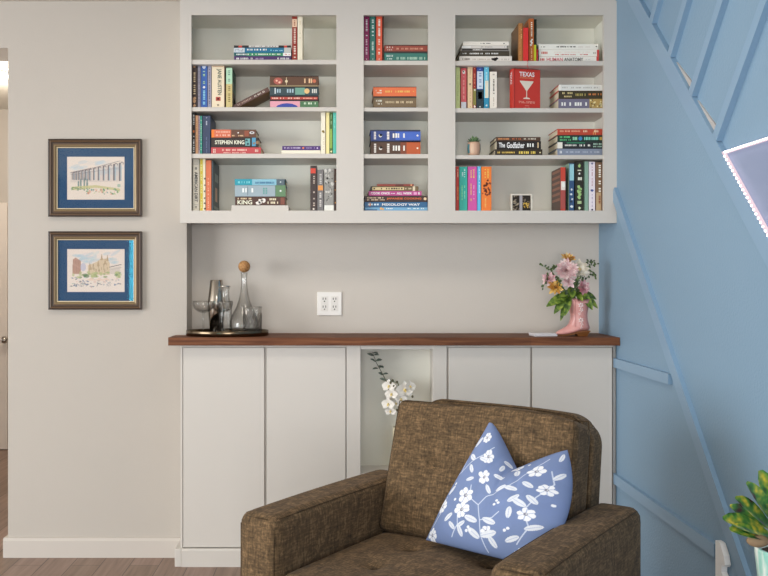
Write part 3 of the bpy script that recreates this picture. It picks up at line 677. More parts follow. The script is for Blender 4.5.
stack(1, 3, [
 (364.6, 427.6, 207.2, '#6fa0c2', 'light blue book at the very bottom of the middle column stack', [('rect', 0, .2, 0, .5, '#3c6a94'), ('shape', [(.26, .65, .006), (.29, .5, .005)], '#d8a468'), ('marks', .34, .45, .5, .85, W_, 4), ('marks', .68, .95, .5, .85, '#dce8f0', 9)]),
 (364.4, 427.6, 201.9, '#2e5f88', 'dark blue book with white MIXOLOGY WAY title in the bottom middle stack', [('text', 'MIXOLOGY WAY', .28, .88, .27, .73, '#f2f2ee'), ('marks', .05, .24, .3, .72, '#c9d8e4', 4), ('rect', .07, .1, .2, .8, '#d88a5a')]),
 (364.6, 427.6, 195.7, '#3b2722', 'black book with orange JAPANESE COOKING title in the bottom middle stack', [('text', 'JAPANESE COOKING', .35, .9, .3, .7, '#d8683c'), ('marks', .04, .3, .52, .78, '#e0c4a4', 14), ('marks', .04, .32, .2, .44, '#e0c4a4', 14), ('dot', .96, .5, .0062, '#e0c6a4')]),
 (368.6, 421.6, 191.0, '#b24a86', 'pink book with white COOK ONCE ALL WEEK title in the bottom middle stack', [('text', 'COOK ONCE', .04, .40, .26, .76, '#f6ecf2'), ('marks', .42, .5, .35, .6, '#f0dbe6', 4), ('text', 'ALL WEEK', .53, .82, .26, .76, '#f6ecf2'), ('rect', .85, .91, .2, .8, '#d99ac0'), ('text', 'B', .935, .97, .25, .75, '#f6ecf2')], dict(hard=False)),
 (370.8, 418.4, 186.2, '#6e5a3e', 'olive book with cream lettering near the top of the bottom middle stack', [('rect', .03, .7, .2, .8, '#cdb88a'), ('marks', .05, .68, .28, .72, '#4b3c2c', 12), ('rect', .88, .93, 0, 1, '#d4c8ac'), ('rect', 0, .03, 0, 1, '#322820'), ('marks', .72, .86, .3, .7, '#d4c4a0', 4)], dict(hard=False)),
 (377.0, 413.8, 184.0, '#8a3f34', 'small dark red book topping the bottom middle stack', [('rect', .5, .72, .1, .9, '#5c2a26'), ('dot', .93, .5, .0035, '#e2a878')], dict(hard=False)),
], g)

# ---------------- right column, shelf 1
g = 'books on the top right shelf'
stack(2, 0, [
 (459.2, 512, 56.0, '#dcd5cc', 'white book with a dark blot at the bottom of the top right stack', [('marks', .06, .2, .35, .7, '#6e655e', 7), ('shape', [(.64, .5, .007), (.68, .45, .008), (.71, .6, .006)], '#2c2623'), ('marks', .25, .58, .4, .6, '#b3aaa0', 14), ('marks', .8, .95, .4, .6, '#b3aaa0', 6)], dict(D=.18, boards='#3a332e')),
 (459.6, 509.4, 51.0, '#3f392c', 'dark olive book with white lettering in the top right stack', [('marks', .06, .14, .35, .65, W_, 4), ('marks', .2, .78, .3, .66, W_, 24)], dict(D=.18)),
 (461.0, 509, 48.4, '#8f8a84', 'grey and black book between white ones in the top right stack', [('rect', .02, .24, .1, .9, '#34302d'), ('rect', .45, .98, .3, .9, '#3c3834'), ('marks', .26, .44, .3, .7, W_, 8)], dict(D=.17, hard=False)),
 (461.8, 507, 45.6, '#d5cfc8', 'pale grey book second from the top of the top right stack', [('rect', .0, .2, .1, .9, '#e6e2dc'), ('marks', .42, .68, .35, .65, '#6f6a66', 9), ('dot', .95, .5, .0015, '#3a3634')], dict(D=.17)),
 (462.9, 509, 41.4, '#e4ddd2', 'white book with small black lettering on top of the top right stack', [('marks', .38, .6, .4, .66, '#2e2a28', 9), ('marks', .08, .34, .48, .56, '#c0b8ac', 12), ('dot', .89, .5, .0026, '#24201f')], dict(D=.17)),
], g)
upright(2, 0, 518.4, 523.2, 23.2, '#a5713e', 'old tan leather upright book with a dark brown cover, top right shelf', g, [('marks', .08, .95, .25, .4, '#d9a86c', 24), ('marks', .15, .4, .5, .72, '#e8c088', 6), ('rect', 0, 1, .82, 1, '#6a4324')], boards='#6e4a26', D=.155)
red_bk = upright(2, 0, 523.6, 528.5, 27.6, '#cf2f2f', 'bright red upright book with a ribbon hanging below the top right shelf', g, [], D=.12, Yf=3.772)
upright(2, 0, 528.8, 534.0, 18.4, '#b0602e', 'tall rust upright book with white script on its spine, top right shelf', g, [('marks', .08, .42, .35, .72, '#f0e2d0', 8), ('shape', [(.52, .45, .005), (.56, .55, .005), (.6, .4, .005), (.48, .6, .004)], '#f4ead8'), ('marks', .68, .95, .4, .65, '#e6c49a', 9)], boards='#9a5a30', D=.155)
upright(2, 0, 534.2, 536.8, 19.2, '#2c3325', 'tall black-green upright book right of the rust one, top right shelf', g, [], Yf=3.80)
upright(2, 0, 534.3, 536.2, 44.8, '#b9c22c', 'short lime green booklet standing in front of the black-green book', g, [], D=.010, Yf=3.772, hard=False)
upright(2, 0, 536.6, 537.9, 49.2, '#b8263a', 'short crimson booklet beside the lime green booklet', g, [], D=.05, Yf=3.772, hard=False)
# its ribbon
rb = MB(); rb.tube([(0.0006 + x, y, z) for x, y, z in ((0, -0.002, 0.004), (0.0, -0.0225, -0.0015), (0.0015, -0.0265, -0.010), (-0.002, -0.0265, -0.022), (0.003, -0.0265, -0.032), (0.001, -0.0265, -0.040))], 0.0024, 6, True, 0.35)
rb.build('ribbon', col('#b8302e'), red_bk)
stack(2, 0, [
 (538.8, 598.8, 56.4, '#e7e0d8', 'white book with pink HUMAN ANATOMY lettering and red cover, top right shelf', [('text', 'HUMAN', .13, .40, .2, .8, '#c9747a'), ('text', 'ANATOMY', .42, .74, .2, .8, '#6b6560'), ('marks', .02, .1, .25, .75, '#c04a44', 3), ('rect', .96, 1, 0, 1, '#c03c3c'), ('marks', .78, .86, .4, .6, '#bbbbbb', 4)], dict(boards='#b9343a', D=.17)),
 (538.8, 599, 49.7, '#e9e2d9', 'white book with red lettering and red end in the right-hand top stack', [('marks', .04, .15, .3, .75, '#c85a4c', 4), ('marks', .27, .82, .16, .36, '#c1433c', 24), ('marks', .25, .85, .55, .7, '#ddc8be', 24), ('rect', .965, 1, 0, 1, '#c03c3c'), ('marks', .9, .95, .3, .7, '#aaa49c', 2)], dict(boards='#b9343a', D=.17)),
 (538.6, 598.4, 44.0, '#e6e1d8', 'white book with black lettering on top of the right-hand top stack', [('marks', .3, .62, .36, .66, '#3a3634', 16), ('marks', .04, .11, .35, .6, '#6b6560', 6), ('marks', .66, .86, .35, .6, '#cfc8be', 12), ('dot', .965, .55, .0028, '#1f1c1b')], dict(D=.17)),
], g)
# ---------------- right column, shelf 2
g = 'books on the second right shelf'
upright(2, 1, 455.6, 460.2, 66.2, '#b9c384', 'light green upright book at the left end of the second right shelf', g, [('marks', .2, .8, .4, .6, '#94a062', 16)])
upright(2, 1, 460.8, 466.6, 68.0, '#cf5a5e', 'coral pink upright book with a white foot label, second right shelf', g, [('rect', .82, 1, .05, .95, '#c9ccd2'), ('dot', .1, .5, .006, '#efe2d8', 1.3), ('dot', .085, .45, .003, '#2a2424'), ('marks', .2, .76, .35, .65, '#e8a49c', 18)])
upright(2, 1, 467.6, 472.6, 65.0, '#ddc09a', 'tan upright book with a small dark dot, second right shelf', g, [('dot', .43, .5, .0035, '#3c2c24'), ('marks', .55, .95, .4, .7, '#b4956e', 16), ('marks', .08, .3, .4, .6, '#b4956e', 8)])
upright(2, 1, 472.8, 476.3, 65.4, '#8e2a22', 'dark red upright book with an olive lower half, second right shelf', g, [('rect', .53, .9, .05, .95, '#7d7a3c'), ('shape', [(.56, .6, .004)], '#e0dccc'), ('shape', [(.94, .5, .005)], '#e0dccc'), ('marks', .06, .5, .3, .7, '#d98a6c', 14)])
upright(2, 1, 476.7, 483.4, 65.6, '#2e4a8c', 'blue and white upright book with a dark picture foot, second right shelf', g, [('rect', .13, .53, .05, .95, '#c4cfdc'), ('rect', .55, 1, 0, 1, '#23343a'), ('rect', .6, .76, .2, .8, '#7a948c'), ('rect', .63, .74, .4, .6, '#23343a'), ('dot', .94, .5, .003, '#e8e8e4'), ('marks', .16, .5, .3, .75, '#7e96b8', 7), ('marks', .02, .1, .3, .7, '#7aa0d8', 3)])
upright(2, 1, 484.0, 489.0, 65.2, '#5fb6d2', 'sky blue upright book with a teal foot, second right shelf', g, [('rect', .35, .74, .2, .9, '#ddd5c0'), ('rect', .74, 1, 0, 1, '#2a86a8'), ('dot', .91, .5, .004, '#cfe8ec'), ('marks', .06, .34, .3, .7, '#b8e0ec', 9)])
upright(2, 1, 489.8, 497.0, 71.6, '#e2dace', 'shorter white upright book with dark lettering, second right shelf', g, [('marks', .2, .6, .42, .66, '#4a4440', 10), ('marks', .68, .92, .45, .6, '#a89e92', 10), ('marks', .06, .1, .35, .7, '#8a8278', 3)])
# the face-out red cocktail book
Yt = 3.785
xt0, xt1 = wx(513.4, Yt), wx(541.8, Yt)
zt0 = SZ[2][1] + 0.0003; ht = wz(68.3, Yt) - zt0; wt_ = (xt1 - xt0) / 0.966
tb = thing('book', 'red TEXAS cookbook standing face out with a white martini glass on its cover', 'book', (xt0, Yt, zt0), (0, 0, math.radians(14)), g)
RED = '#c03a30'
q = MB(); q.box(0, wt_, 0, 0.0026, 0, ht, 0.0008, 1); q.box(0, wt_, 0.0294, 0.032, 0, ht, 0.0008, 1); q.box(-0.0024, 0.0, 0, 0.032, 0, ht, 0.0008, 1); q.build('cover', col(RED), tb)
MB().box(0, wt_ - 0.003, 0.0027, 0.0293, 0.003, ht - 0.003).build('pages', M_pages, tb)
def face(a, b): return (wt_ * a, -0.0006, ht * b)
q = MB(); put_text(q, 'TEXAS', lambda a, b: face(.22 + .56 * a, .815 + .115 * b)); q.build('cover_title', col('#f3ece2'), tb, recalc=False)
q = MB(); put_text(q, 'COCKTAILS', lambda a, b: face(.24 + .5 * a, .768 + .03 * b)); q.build('cover_subtitle', col('#d79a6a'), tb, recalc=False)
q = MB()
q.poly([face(.24, .69), face(.47, .47), face(.51, .47), face(.74, .69), face(.74, .71), face(.24, .71)]); q.poly([face(.475, .30), face(.505, .30), face(.505, .47), face(.475, .47)])
q.poly([face(.36, .27), face(.62, .27), face(.60, .295), face(.505, .31), face(.475, .31), face(.38, .295)]); q.build('cover_picture', col('#ddd3c4'), tb, recalc=False)
q = MB(); put_marks(q, lambda a, b: face(.2 + .6 * a, .16 + .06 * b), 22, 2); put_marks(q, lambda a, b: face(.38 + .24 * a, .04 + .02 * b), 10); q.poly([face(.42, .10), face(.58, .10), face(.58, .108), face(.42, .108)]); q.build('cover_lines', col('#e2a796'), tb, recalc=False)
q = MB(); q.poly([face(.035, 0.0), face(.055, 0.0), face(.055, 1), face(.035, 1)]); q.build('hinge_groove', col('#8e2a24'), tb, recalc=False)
q = MB(); put_text(q, 'TEXAS', lambda a, b: (-0.0029, 0.024 - 0.016 * b, ht * (.93 - .3 * a))); q.build('spine_title', col('#f3ece2'), tb, recalc=False)
stack(2, 1, [
 (558.4, 602.6, 98.8, '#6e6a7e', 'grey lavender book with pale capitals and a yellow floral end, second right shelf', [('marks', .06, .66, .28, .72, '#e8e2de', 10), ('rect', .7, 1, 0, 1, '#a98c50'), ('shape', [(rnd.uniform(.72, .98), rnd.uniform(.1, .9), .004) for i in range(12)], '#e6d9a8'), ('shape', [(rnd.uniform(.72, .98), rnd.uniform(.1, .9), .003) for i in range(8)], '#4a3c2c')], dict(D=.16)),
 (558.6, 602.6, 90.7, '#3a3220', 'dark olive book with yellowish lettering in the second right stack', [('marks', .08, .32, .55, .85, '#d8c48a', 8), ('marks', .12, .3, .15, .4, '#d8c48a', 6), ('marks', .38, .62, .3, .7, '#a99a58', 7), ('marks', .68, .98, .4, .7, '#e08a4a', 10)], dict(D=.16, boards='#c0473c')),
 (558.6, 602.6, 84.6, '#dfddd6', 'white book on top of the second right stack, with a red cover edge', [('rect', .05, .95, .1, .9, '#d2d2cc'), ('marks', .08, .9, .35, .65, '#a6a59e', 24)], dict(D=.16, boards='#c0473c')),
], g)
# ---------------- right column, shelf 3
g = 'books on the third right shelf'
stack(2, 2, [
 (495.0, 542.4, 149.2, '#33291c', 'dark book with yellow lettering under the godfather book, third right shelf', [('marks', .05, .42, .35, .68, '#d8b65a', 12), ('marks', .5, .86, .25, .75, '#e2c860', 10), ('dot', .95, .5, .003, '#e2d2a0')], dict(D=.15)),
 (496.6, 541, 141.2, '#241d1a', 'black book with white title The Godfather in the third right stack', [('text', 'The', .05, .19, .2, .82, '#f1ece4'), ('text', 'Godfather', .23, .63, .12, .88, '#f1ece4'), ('marks', .68, .85, .2, .8, '#efe8de', 3), ('rect', .92, .945, .15, .85, '#d6b88c')], dict(D=.15, hard=False)),
 (496.0, 540.6, 136.9, '#4b3323', 'brown book with orange and white lettering on top of the godfather book', [('marks', .04, .3, .3, .75, '#d08a5a', 9), ('marks', .36, .56, .35, .7, '#d9734a', 7), ('marks', .62, .9, .35, .7, '#e6d8c4', 9)], dict(D=.15)),
], g)
stack(2, 2, [
 (557.4, 603.2, 148.7, '#7d8698', 'grey-blue book at the bottom of the third right stack by the side wall', [('marks', .05, .1, .3, .75, '#e2e6ec', 2), ('marks', .18, .92, .4, .68, '#adb6c4', 26)], dict(D=.16)),
 (557.4, 603.2, 142.0, '#25282a', 'black book with a white spine end in the third right stack', [('rect', 0, .11, .02, .98, '#dcd8ce'), ('marks', .16, .42, .35, .66, '#e6e2da', 9), ('marks', .48, .72, .3, .68, '#e6e2da', 8), ('marks', .78, .97, .55, .85, '#a8cbb8', 8), ('marks', .78, .97, .18, .45, '#a8cbb8', 8), ('rect', .2, .6, .82, .92, '#3a9a70')], dict(D=.16)),
 (557.4, 603.2, 135.1, '#20342c', 'dark green book with mint lettering in the third right stack', [('marks', .05, .28, .55, .88, '#5fc07c', 8), ('marks', .05, .3, .15, .45, '#5fc07c', 8), ('marks', .33, .44, .2, .8, '#9ad8b0', 3), ('dot', .5, .5, .0085, '#3f7fb0'), ('marks', .58, .9, .22, .78, '#7fd0b8', 9), ('marks', .92, .98, .2, .8, '#d8b05a', 2)], dict(D=.16)),
 (557.4, 603.2, 128.8, '#b0432f', 'brick red book on top of the third right stack by the side wall', [('marks', .05, .5, .45, .8, '#dba284', 16), ('marks', .56, .9, .4, .82, '#e9c8a8', 10), ('rect', .82, .835, .05, .95, '#d8a060'), ('rect', .78, .79, .05, .6, '#d8a060')], dict(D=.16)),
], g)
# ---------------- right column, shelf 4
g = 'books on the bottom right shelf'
upright(2, 3, 455.8, 459.0, 166.4, '#b5342a', 'narrow red upright book at the left end of the bottom right shelf', g, [('marks', .06, .25, .5, .8, '#e8c0a0', 6), ('marks', .45, .75, .5, .8, '#e0a04a', 9)])
upright(2, 3, 459.3, 467.4, 166.8, '#35ad9c', 'teal upright book between red and pink ones, bottom right shelf', g, [('marks', .05, .24, .55, .75, '#cfeee4', 8), ('marks', .12, .22, .3, .5, '#cfeee4', 4), ('marks', .42, .76, .25, .42, '#8fdc9a', 10), ('marks', .42, .72, .58, .74, '#a8e0c0', 10)])
upright(2, 3, 467.8, 477.0, 166.6, '#c4509a', 'pink upright book with lime lettering, bottom right shelf', g, [('marks', .06, .26, .55, .75, '#e6c65a', 8), ('marks', .08, .26, .28, .44, '#e6c65a', 6), ('marks', .38, .78, .28, .42, '#e0c860', 12), ('marks', .42, .74, .58, .74, '#e8a8d0', 10)])
upright(2, 3, 477.4, 480.9, 166.4, '#5fb2d8', 'narrow light blue upright book between pink and orange ones, bottom right shelf', g, [('marks', .05, .3, .4, .7, '#d4ecf6', 9), ('marks', .35, .6, .4, .7, '#d4ecf6', 8)])
upright(2, 3, 481.3, 491.6, 166.6, '#e0762e', 'wide orange upright book with a dark tree pattern, bottom right shelf', g, [('marks', .05, .26, .3, .45, '#f2c65a', 6), ('marks', .05, .26, .58, .72, '#f2c65a', 6), ('shape', [(.30 + .35 * rnd.random(), rnd.uniform(.1, .9), rnd.uniform(.003, .006)) for i in range(26)], '#7a3820'), ('marks', .7, .92, .3, .5, '#f0b060', 8)])
upright(2, 3, 560.6, 566.2, 167.2, '#b9402f', 'red and white upright book with a brown lettered side, bottom right shelf', g, [('rect', .32, .52, .05, .9, '#d9d2c8'), ('dot', .4, .5, .007, '#eae4dc', 1.6), ('rect', .52, .95, .05, .95, '#a04a44'), ('rect', 0, 1, .85, 1, '#2a2020')] + [('side', .08, .92, .9 - .13 * i, .96 - .13 * i, '#8a5a48', -1) for i in range(6)], D=.16, boards='#4a3028')
upright(2, 3, 569.0, 574.2, 163.2, '#2e4c72', 'navy and sky blue upright book with a pale green side, bottom right shelf', g, [('rect', .02, .36, .1, .95, '#8fc0c8'), ('shape', [(.55, .5, .005), (.65, .4, .006), (.75, .6, .005), (.9, .5, .007)], '#cfd6d8'), ('shape', [(.8, .4, .005)], '#16202c')], D=.16, boards='#8fae96')
upright(2, 3, 575.2, 583.6, 161.8, '#26241c', 'black upright book with green and white lettering, bottom right shelf', g, [('shape', [(.08, .5, .007), (.5, .4, .008), (.55, .6, .008), (.6, .45, .009), (.66, .55, .008), (.72, .45, .008)], '#9cc07a'), ('marks', .16, .19, .2, .8, '#dfe6cc', 1), ('shape', [(.24, .5, .005)], W_), ('marks', .30, .4, .3, .8, '#e0e4d0', 1, 3), ('marks', .78, .88, .25, .75, '#b8d098', 1, 3), ('shape', [(.94, .5, .006)], '#cfdcb4')])
upright(2, 3, 584.0, 588.6, 161.4, '#7fa08e', 'sage green upright book, bottom right shelf', g, [('rect', 0, 1, 0, .1, '#33402f')])
upright(2, 3, 589.0, 595.2, 161.6, '#dcd4dc', 'pale lilac upright book with small blue marks, bottom right shelf', g, [('dot', .04, .5, .004, '#4c4f80'), ('marks', .1, .5, .4, .62, '#b48a94', 14), ('shape', [(.58, .5, .006), (.58, .35, .004)], '#5a68a8'), ('marks', .66, .92, .4, .62, '#a89ab4', 10), ('dot', .97, .5, .004, '#2c2a40')])
upright(2, 3, 595.7, 603.0, 162.2, '#7a5e48', 'tan and brown upright book with white script at the right end of bottom right shelf', g, [('rect', .62, 1, .05, .75, '#b39a78'), ('marks', .05, .32, .35, .75, '#efe6da', 6), ('marks', .37, .62, .35, .75, '#efe6da', 5), ('marks', .68, .85, .35, .7, '#8a4c3c', 5), ('rect', 0, 1, .86, 1, '#4a2e20')])
# ================================================================== painting helper for printed surfaces
class Canvas:
    def __init__(s, w, h, bg):
        s.w, s.h = w, h
        s.a = np.empty((h, w, 3)); s.a[:] = rgb(bg)[:3]
        s.X, s.Y = np.meshgrid((np.arange(w) + .5) / w, (np.arange(h) + .5) / h)   # y up, both 0..1
        s.asp = w / h
    def put(s, mask, c, al=1.0):
        c = np.array(rgb(c)[:3]); s.a[mask] = s.a[mask] * (1 - al) + c * al
    def ell(s, cx, cy, rx, ry, ang, c, al=1.0):
        dx = (s.X - cx); dy = (s.Y - cy) / s.asp
        ca_, sa_ = math.cos(ang), math.sin(ang)
        s.put(((dx*ca_ + dy*sa_) / rx) ** 2 + ((-dx*sa_ + dy*ca_) / ry) ** 2 < 1, c, al)
    def line(s, pts, w, c, al=1.0):
        m = np.zeros(s.X.shape, bool)
        for (x0, y0), (x1, y1) in zip(pts, pts[1:]):
            ax, ay, bx, by = x0, y0 / s.asp, x1, y1 / s.asp
            vx, vy = bx - ax, by - ay; L2 = vx*vx + vy*vy + 1e-12
            t = np.clip(((s.X - ax) * vx + (s.Y / s.asp - ay) * vy) / L2, 0, 1)
            m |= np.hypot(s.X - ax - t*vx, s.Y / s.asp - ay - t*vy) < w
        s.put(m, c, al)
    def poly(s, pts, c, al=1.0):
        m = np.zeros(s.X.shape, bool); n = len(pts)
        for i in range(n):
            x0, y0 = pts[i]; x1, y1 = pts[(i+1) % n]
            if y0 == y1: continue
            cond = (s.Y >= min(y0, y1)) & (s.Y < max(y0, y1)) & (s.X < (x1 - x0) * (s.Y - y0) / (y1 - y0) + x0)
            m ^= cond
        s.put(m, c, al)
def painted(name, cv, fn, mat, parent=None, back=None):
    """grid surface: fn(u, v) -> point; one colour per grid point from the canvas"""
    n, m = cv.w, cv.h
    vs = [fn((i + .5 - .5) / (n - 1) if n > 1 else 0, j / (m - 1)) for j in range(m) for i in range(n)]
    fs = [(j*n + i, j*n + i + 1, (j+1)*n + i + 1, (j+1)*n + i) for j in range(m - 1) for i in range(n - 1)]
    cols = cv.a.reshape(-1, 3)
    if back:
        o = len(vs); vs += [back(i / (n - 1), j / (m - 1)) for j in range(m) for i in range(n)]
        fs += [(o + a, o + d_, o + c_, o + b_) for a, b_, c_, d_ in fs]
        ring = [i for i in range(n)] + [j*n + n - 1 for j in range(1, m)] + [(m-1)*n + i for i in range(n - 2, -1, -1)] + [j*n for j in range(m - 2, 0, -1)]
        for a, b_ in zip(ring, ring[1:] + ring[:1]): fs.append((a, o + a, o + b_, b_))
        cols = np.concatenate([cols, np.tile(cols.mean(0), (n*m, 1)) * 0 + cols[0]])
    me = bpy.data.meshes.new(name); me.from_pydata([tuple(v) for v in vs], [], fs)
    at = me.color_attributes.new('print', 'FLOAT_COLOR', 'POINT')
    at.data.foreach_set('color', np.concatenate([cols, np.ones((len(cols), 1))], 1).astype(np.float32).ravel())
    me.materials.append(mat)
    me.polygons.foreach_set('use_smooth', [True] * len(me.polygons))
    o = bpy.data.objects.new(name, me); C.objects.link(o)
    if parent: o.parent = parent
    return o
M_print = vcol_mat('watercolour_print', 0.7)

# ------------------------------------------------------------------ framed watercolours
M_fr = paint('#5d4632', 0.35, 1.0); M_fr_dk = paint('#33251c', 0.4, 1.0); M_gold = paint('#8a7657', 0.35, 1.0, 0.3); M_lip = paint('#d9c9a8', 0.5, 1.0)
M_mat = wall_paint('blue_mat_board', '#1b4a72', 1.0, 0.05, 300, 0.7)
M_pane = glass_mat('picture_glass', (0.985, 0.985, 0.985), (0.95, 0.95, 0.95), 0.8, 0.2)
def picture(label, px0, px1, py0, py1, art):
    Yp = 3.846
    X0, X1 = wx(px0, Yp), wx(px1, Yp); Z0, Z1 = wz(py1, Yp), wz(py0, Yp)
    w2, h2 = (X1 - X0) / 2, (Z1 - Z0) / 2
    t = thing('framed_picture', label, 'picture', ((X0 + X1) / 2, YW - 0.0008, (Z0 + Z1) / 2), (0, 0, 0), 'framed watercolours on the wall')
    def ring(name, prof, mat):
        q = MB(); rows = []
        for ins, y in prof: rows.append([q.bm.verts.new((sx * (w2 - ins), y, sz * (h2 - ins))) for sx, sz in ((-1, -1), (1, -1), (1, 1), (-1, 1))])
        for a, b in zip(rows, rows[1:] + rows[:1]):
            for k in range(4): q.bm.faces.new((a[k], a[(k+1) % 4], b[(k+1) % 4], b[k]))
        return q.build(name, mat, t)
    f = ring('frame', [(0, 0), (0, -0.016), (0.003, -0.020), (0.010, -0.021), (0.014, -0.017), (0.024, -0.016), (0.024, 0)], M_fr)
    ring('outer_bead', [(-0.001, -0.012), (-0.001, -0.0215), (0.004, -0.0225), (0.0055, -0.019)], M_fr_dk)
    ring('inner_groove', [(0.0135, -0.0155), (0.0135, -0.0185), (0.0170, -0.0185), (0.0170, -0.0155)], M_fr_dk)
    ring('gold_slip', [(0.0235, -0.004), (0.0235, -0.0175), (0.028, -0.016), (0.033, -0.011), (0.033, -0.004)], M_gold)
    ring('inner_lip', [(0.0325, -0.004), (0.0325, -0.0105), (0.0365, -0.009), (0.0365, -0.004)], M_lip)
    MB().box(-w2 + 0.02, w2 - 0.02, -0.004, -0.001, -h2 + 0.02, h2 - 0.02).build('mat_board', M_mat, t)
    aw, ah = 0.1258, 0.094
    painted('print', art, lambda u, v: ((u * 2 - 1) * aw, -0.0046, (v * 2 - 1) * ah), M_print, t)
    MB().box(-w2 + 0.03, w2 - 0.03, -0.0075, -0.0068, -h2 + 0.03, h2 - 0.03).build('glass', M_pane, t)
    return t
# aqueduct
a1 = Canvas(150, 112, '#e9dcd0'); R = random.Random(3)
for i in range(26): a1.ell(R.uniform(.1, .9), R.uniform(.6, .88), R.uniform(.05, .12), .03, R.uniform(-.3, .5), R.choice(['#b9cdd8', '#c9d6dc', '#a9c4d4', '#d8d4d0']), .35)
a1.poly([(.06, .40), (.06, .62), (.92, .86), (.92, .42)], '#c9bdb8', .45)
a1.poly([(.08, .47), (.08, .64), (.42, .74), (.42, .44)], '#7d6f70', .45)
for i in range(13):
    u = (i / 12) ** 1.5; x = .10 + .80 * u; top = .64 + .22 * u; bot = .46 - .02 * u; wd = .008 + .016 * u
    a1.poly([(x, bot), (x, top), (x + wd, top), (x + wd, bot)], '#5d5560', .85)
    a1.poly([(x + wd, bot), (x + wd, top - .02), (x + wd * 1.9, top - .02), (x + wd * 1.9, bot)], '#9db6c4', .8)
    a1.ell(x + wd * 2.2, top - .02, wd * 1.3, wd * 1.3, 0, '#4f4a56', .7)
    a1.ell(x + wd * 2.2, top - .035, wd * .9, wd * 1.0, 0, '#e0d8d0', .9)
a1.line([(.06, .63), (.5, .75), (.92, .9)], .004, '#6a6068'); a1.line([(.06, .58), (.5, .66), (.92, .74)], .003, '#7a6c70', .7)
for x, h in ((.24, .2), (.30, .24), (.35, .2), (.20, .12)): a1.ell(x, .36, .014, h * .5, 0, '#4f7f80', .8)
a1.poly([(.08, .3), (.5, .34), (.92, .26), (.92, .2), (.5, .28), (.1, .22)], '#c9c48a', .8)
for i in range(70): a1.ell(R.uniform(.32, .9), R.uniform(.13, .27), R.uniform(.008, .02), R.uniform(.006, .014), R.uniform(0, 3), R.choice(['#5a9a94', '#d98a70', '#8fb08a', '#e0b0a0', '#4f8a6a', '#c7cf9a']), .85)
for i in range(20): a1.ell(R.uniform(.08, .3), R.uniform(.22, .3), .02, .008, 0, R.choice(['#7f9a6a', '#5f8a7c']), .7)
a1.ell(.9, .33, .03, .03, 0, '#8fb4a4', .7)
# town square
a2 = Canvas(150, 112, '#e9dcd2')
for i in range(34): a2.ell(R.uniform(.15, .85), R.uniform(.68, .92), R.uniform(.04, .11), .025, R.uniform(-.3, .6), R.choice(['#b4cdd8', '#c3d6d6', '#d6cfd4', '#a6c4d2']), .4)
a2.poly([(.09, .42), (.10, .76), (.15, .80), (.24, .72), (.24, .42)], '#b78f7e', .9)
for i in range(5): a2.line([(.11 + .027 * i, .45), (.115 + .027 * i, .74)], .003, '#8f6a5c', .7)
a2.poly([(.36, .4), (.36, .62), (.48, .68), (.54, .72), (.6, .8), (.66, .76), (.70, .8), (.74, .66), (.74, .4)], '#d6c2a4', .95)
for x, y in ((.60, .90), (.70, .88), (.54, .76), (.40, .68), (.66, .8)): a2.poly([(x - .022, y - .16), (x, y), (x + .022, y - .16)], '#b9a184', .95)
for i in range(26): a2.line([(x0 := R.uniform(.38, .73), y0 := R.uniform(.44, .62)), (x0, y0 + .06)], .003, '#8a745e', .75)
a2.line([(.74, .58), (.94, .64)], .006, '#6f6a6c'); a2.line([(.76, .52), (.94, .57)], .004, '#8a8488'); a2.poly([(.74, .42), (.74, .56), (.92, .6), (.92, .42)], '#cfc4ba', .7)
a2.ell(.28, .58, .05, .07, 0, '#b6b8d0', .7)
for i in range(30): a2.ell(R.uniform(.07, .92), R.uniform(.34, .46), R.uniform(.02, .05), R.uniform(.015, .03), 0, R.choice(['#7f9a62', '#9fb27a', '#5f8258', '#b9bf8a']), .75)
for i in range(80): a2.ell(R.uniform(.07, .92), R.uniform(.12, .34), R.uniform(.01, .035), R.uniform(.005, .012), R.uniform(-.3, .3), R.choice(['#7d8ea6', '#5f7a9c', '#d4a8a0', '#e6dcd2', '#8fa4a0', '#6d6a70', '#c9d4da']), .75)
for x in (.42, .56, .68): a2.poly([(x - .08, .27), (x, .34), (x + .08, .27)], '#e6cdbc', .95)
for i in range(14): a2.line([(x0 := R.uniform(.1, .9), .14), (x0 + .02, .2)], .003, '#4c5a6c', .7)
picture('dark wood framed watercolour of a stone aqueduct, the upper of two on the wall', 48.4, 141.4, 139.2, 216.4, a1)
picture('dark wood framed watercolour of a busy town square, the lower of two on the wall', 48.6, 141.4, 231.6, 309.4, a2)

# ------------------------------------------------------------------ drinks tray and what stands on it
M_glass = glass_mat('clear_glass', (0.985, 0.985, 0.98), (0.50, 0.49, 0.48), 1.0, 0.22)
M_glass2 = glass_mat('cut_glass', (0.975, 0.975, 0.97), (0.62, 0.61, 0.60), 1.0, 0.2)
M_steel = paint('#b9b2a8', 0.10, 1.0, 1.0); M_tray_rim = paint('#6a5c4a', 0.18, 1.0, 1.0)
M_tray = paint('#2a2420', 0.12, 1.0, 0.3)
Yt = 3.848
tx = wx(227.4, Yt); ZCt = ZC + 0.0004
tr = thing('serving_tray', 'dark oval metal-rimmed tray holding glassware on the left of the worktop', 'tray', (tx, Yt, ZCt))
MB().lathe([(0, 0), (0.99, 0), (0.99, 0.006), (0, 0.006)], n=64).build('base', M_tray, tr)
MB().lathe([(0.985, 0), (1.0, 0.001), (1.0, 0.0225), (0.995, 0.0235), (0.98, 0.0225), (0.975, 0.0062)], n=64, closed=True).build('rim', M_tray_rim, tr)
for o in tr.children:
    for v in o.data.vertices: v.co.x *= 0.180; v.co.y *= 0.128
ZT = ZCt + 0.0066
def gl(px, Y): return wx(px, Y)
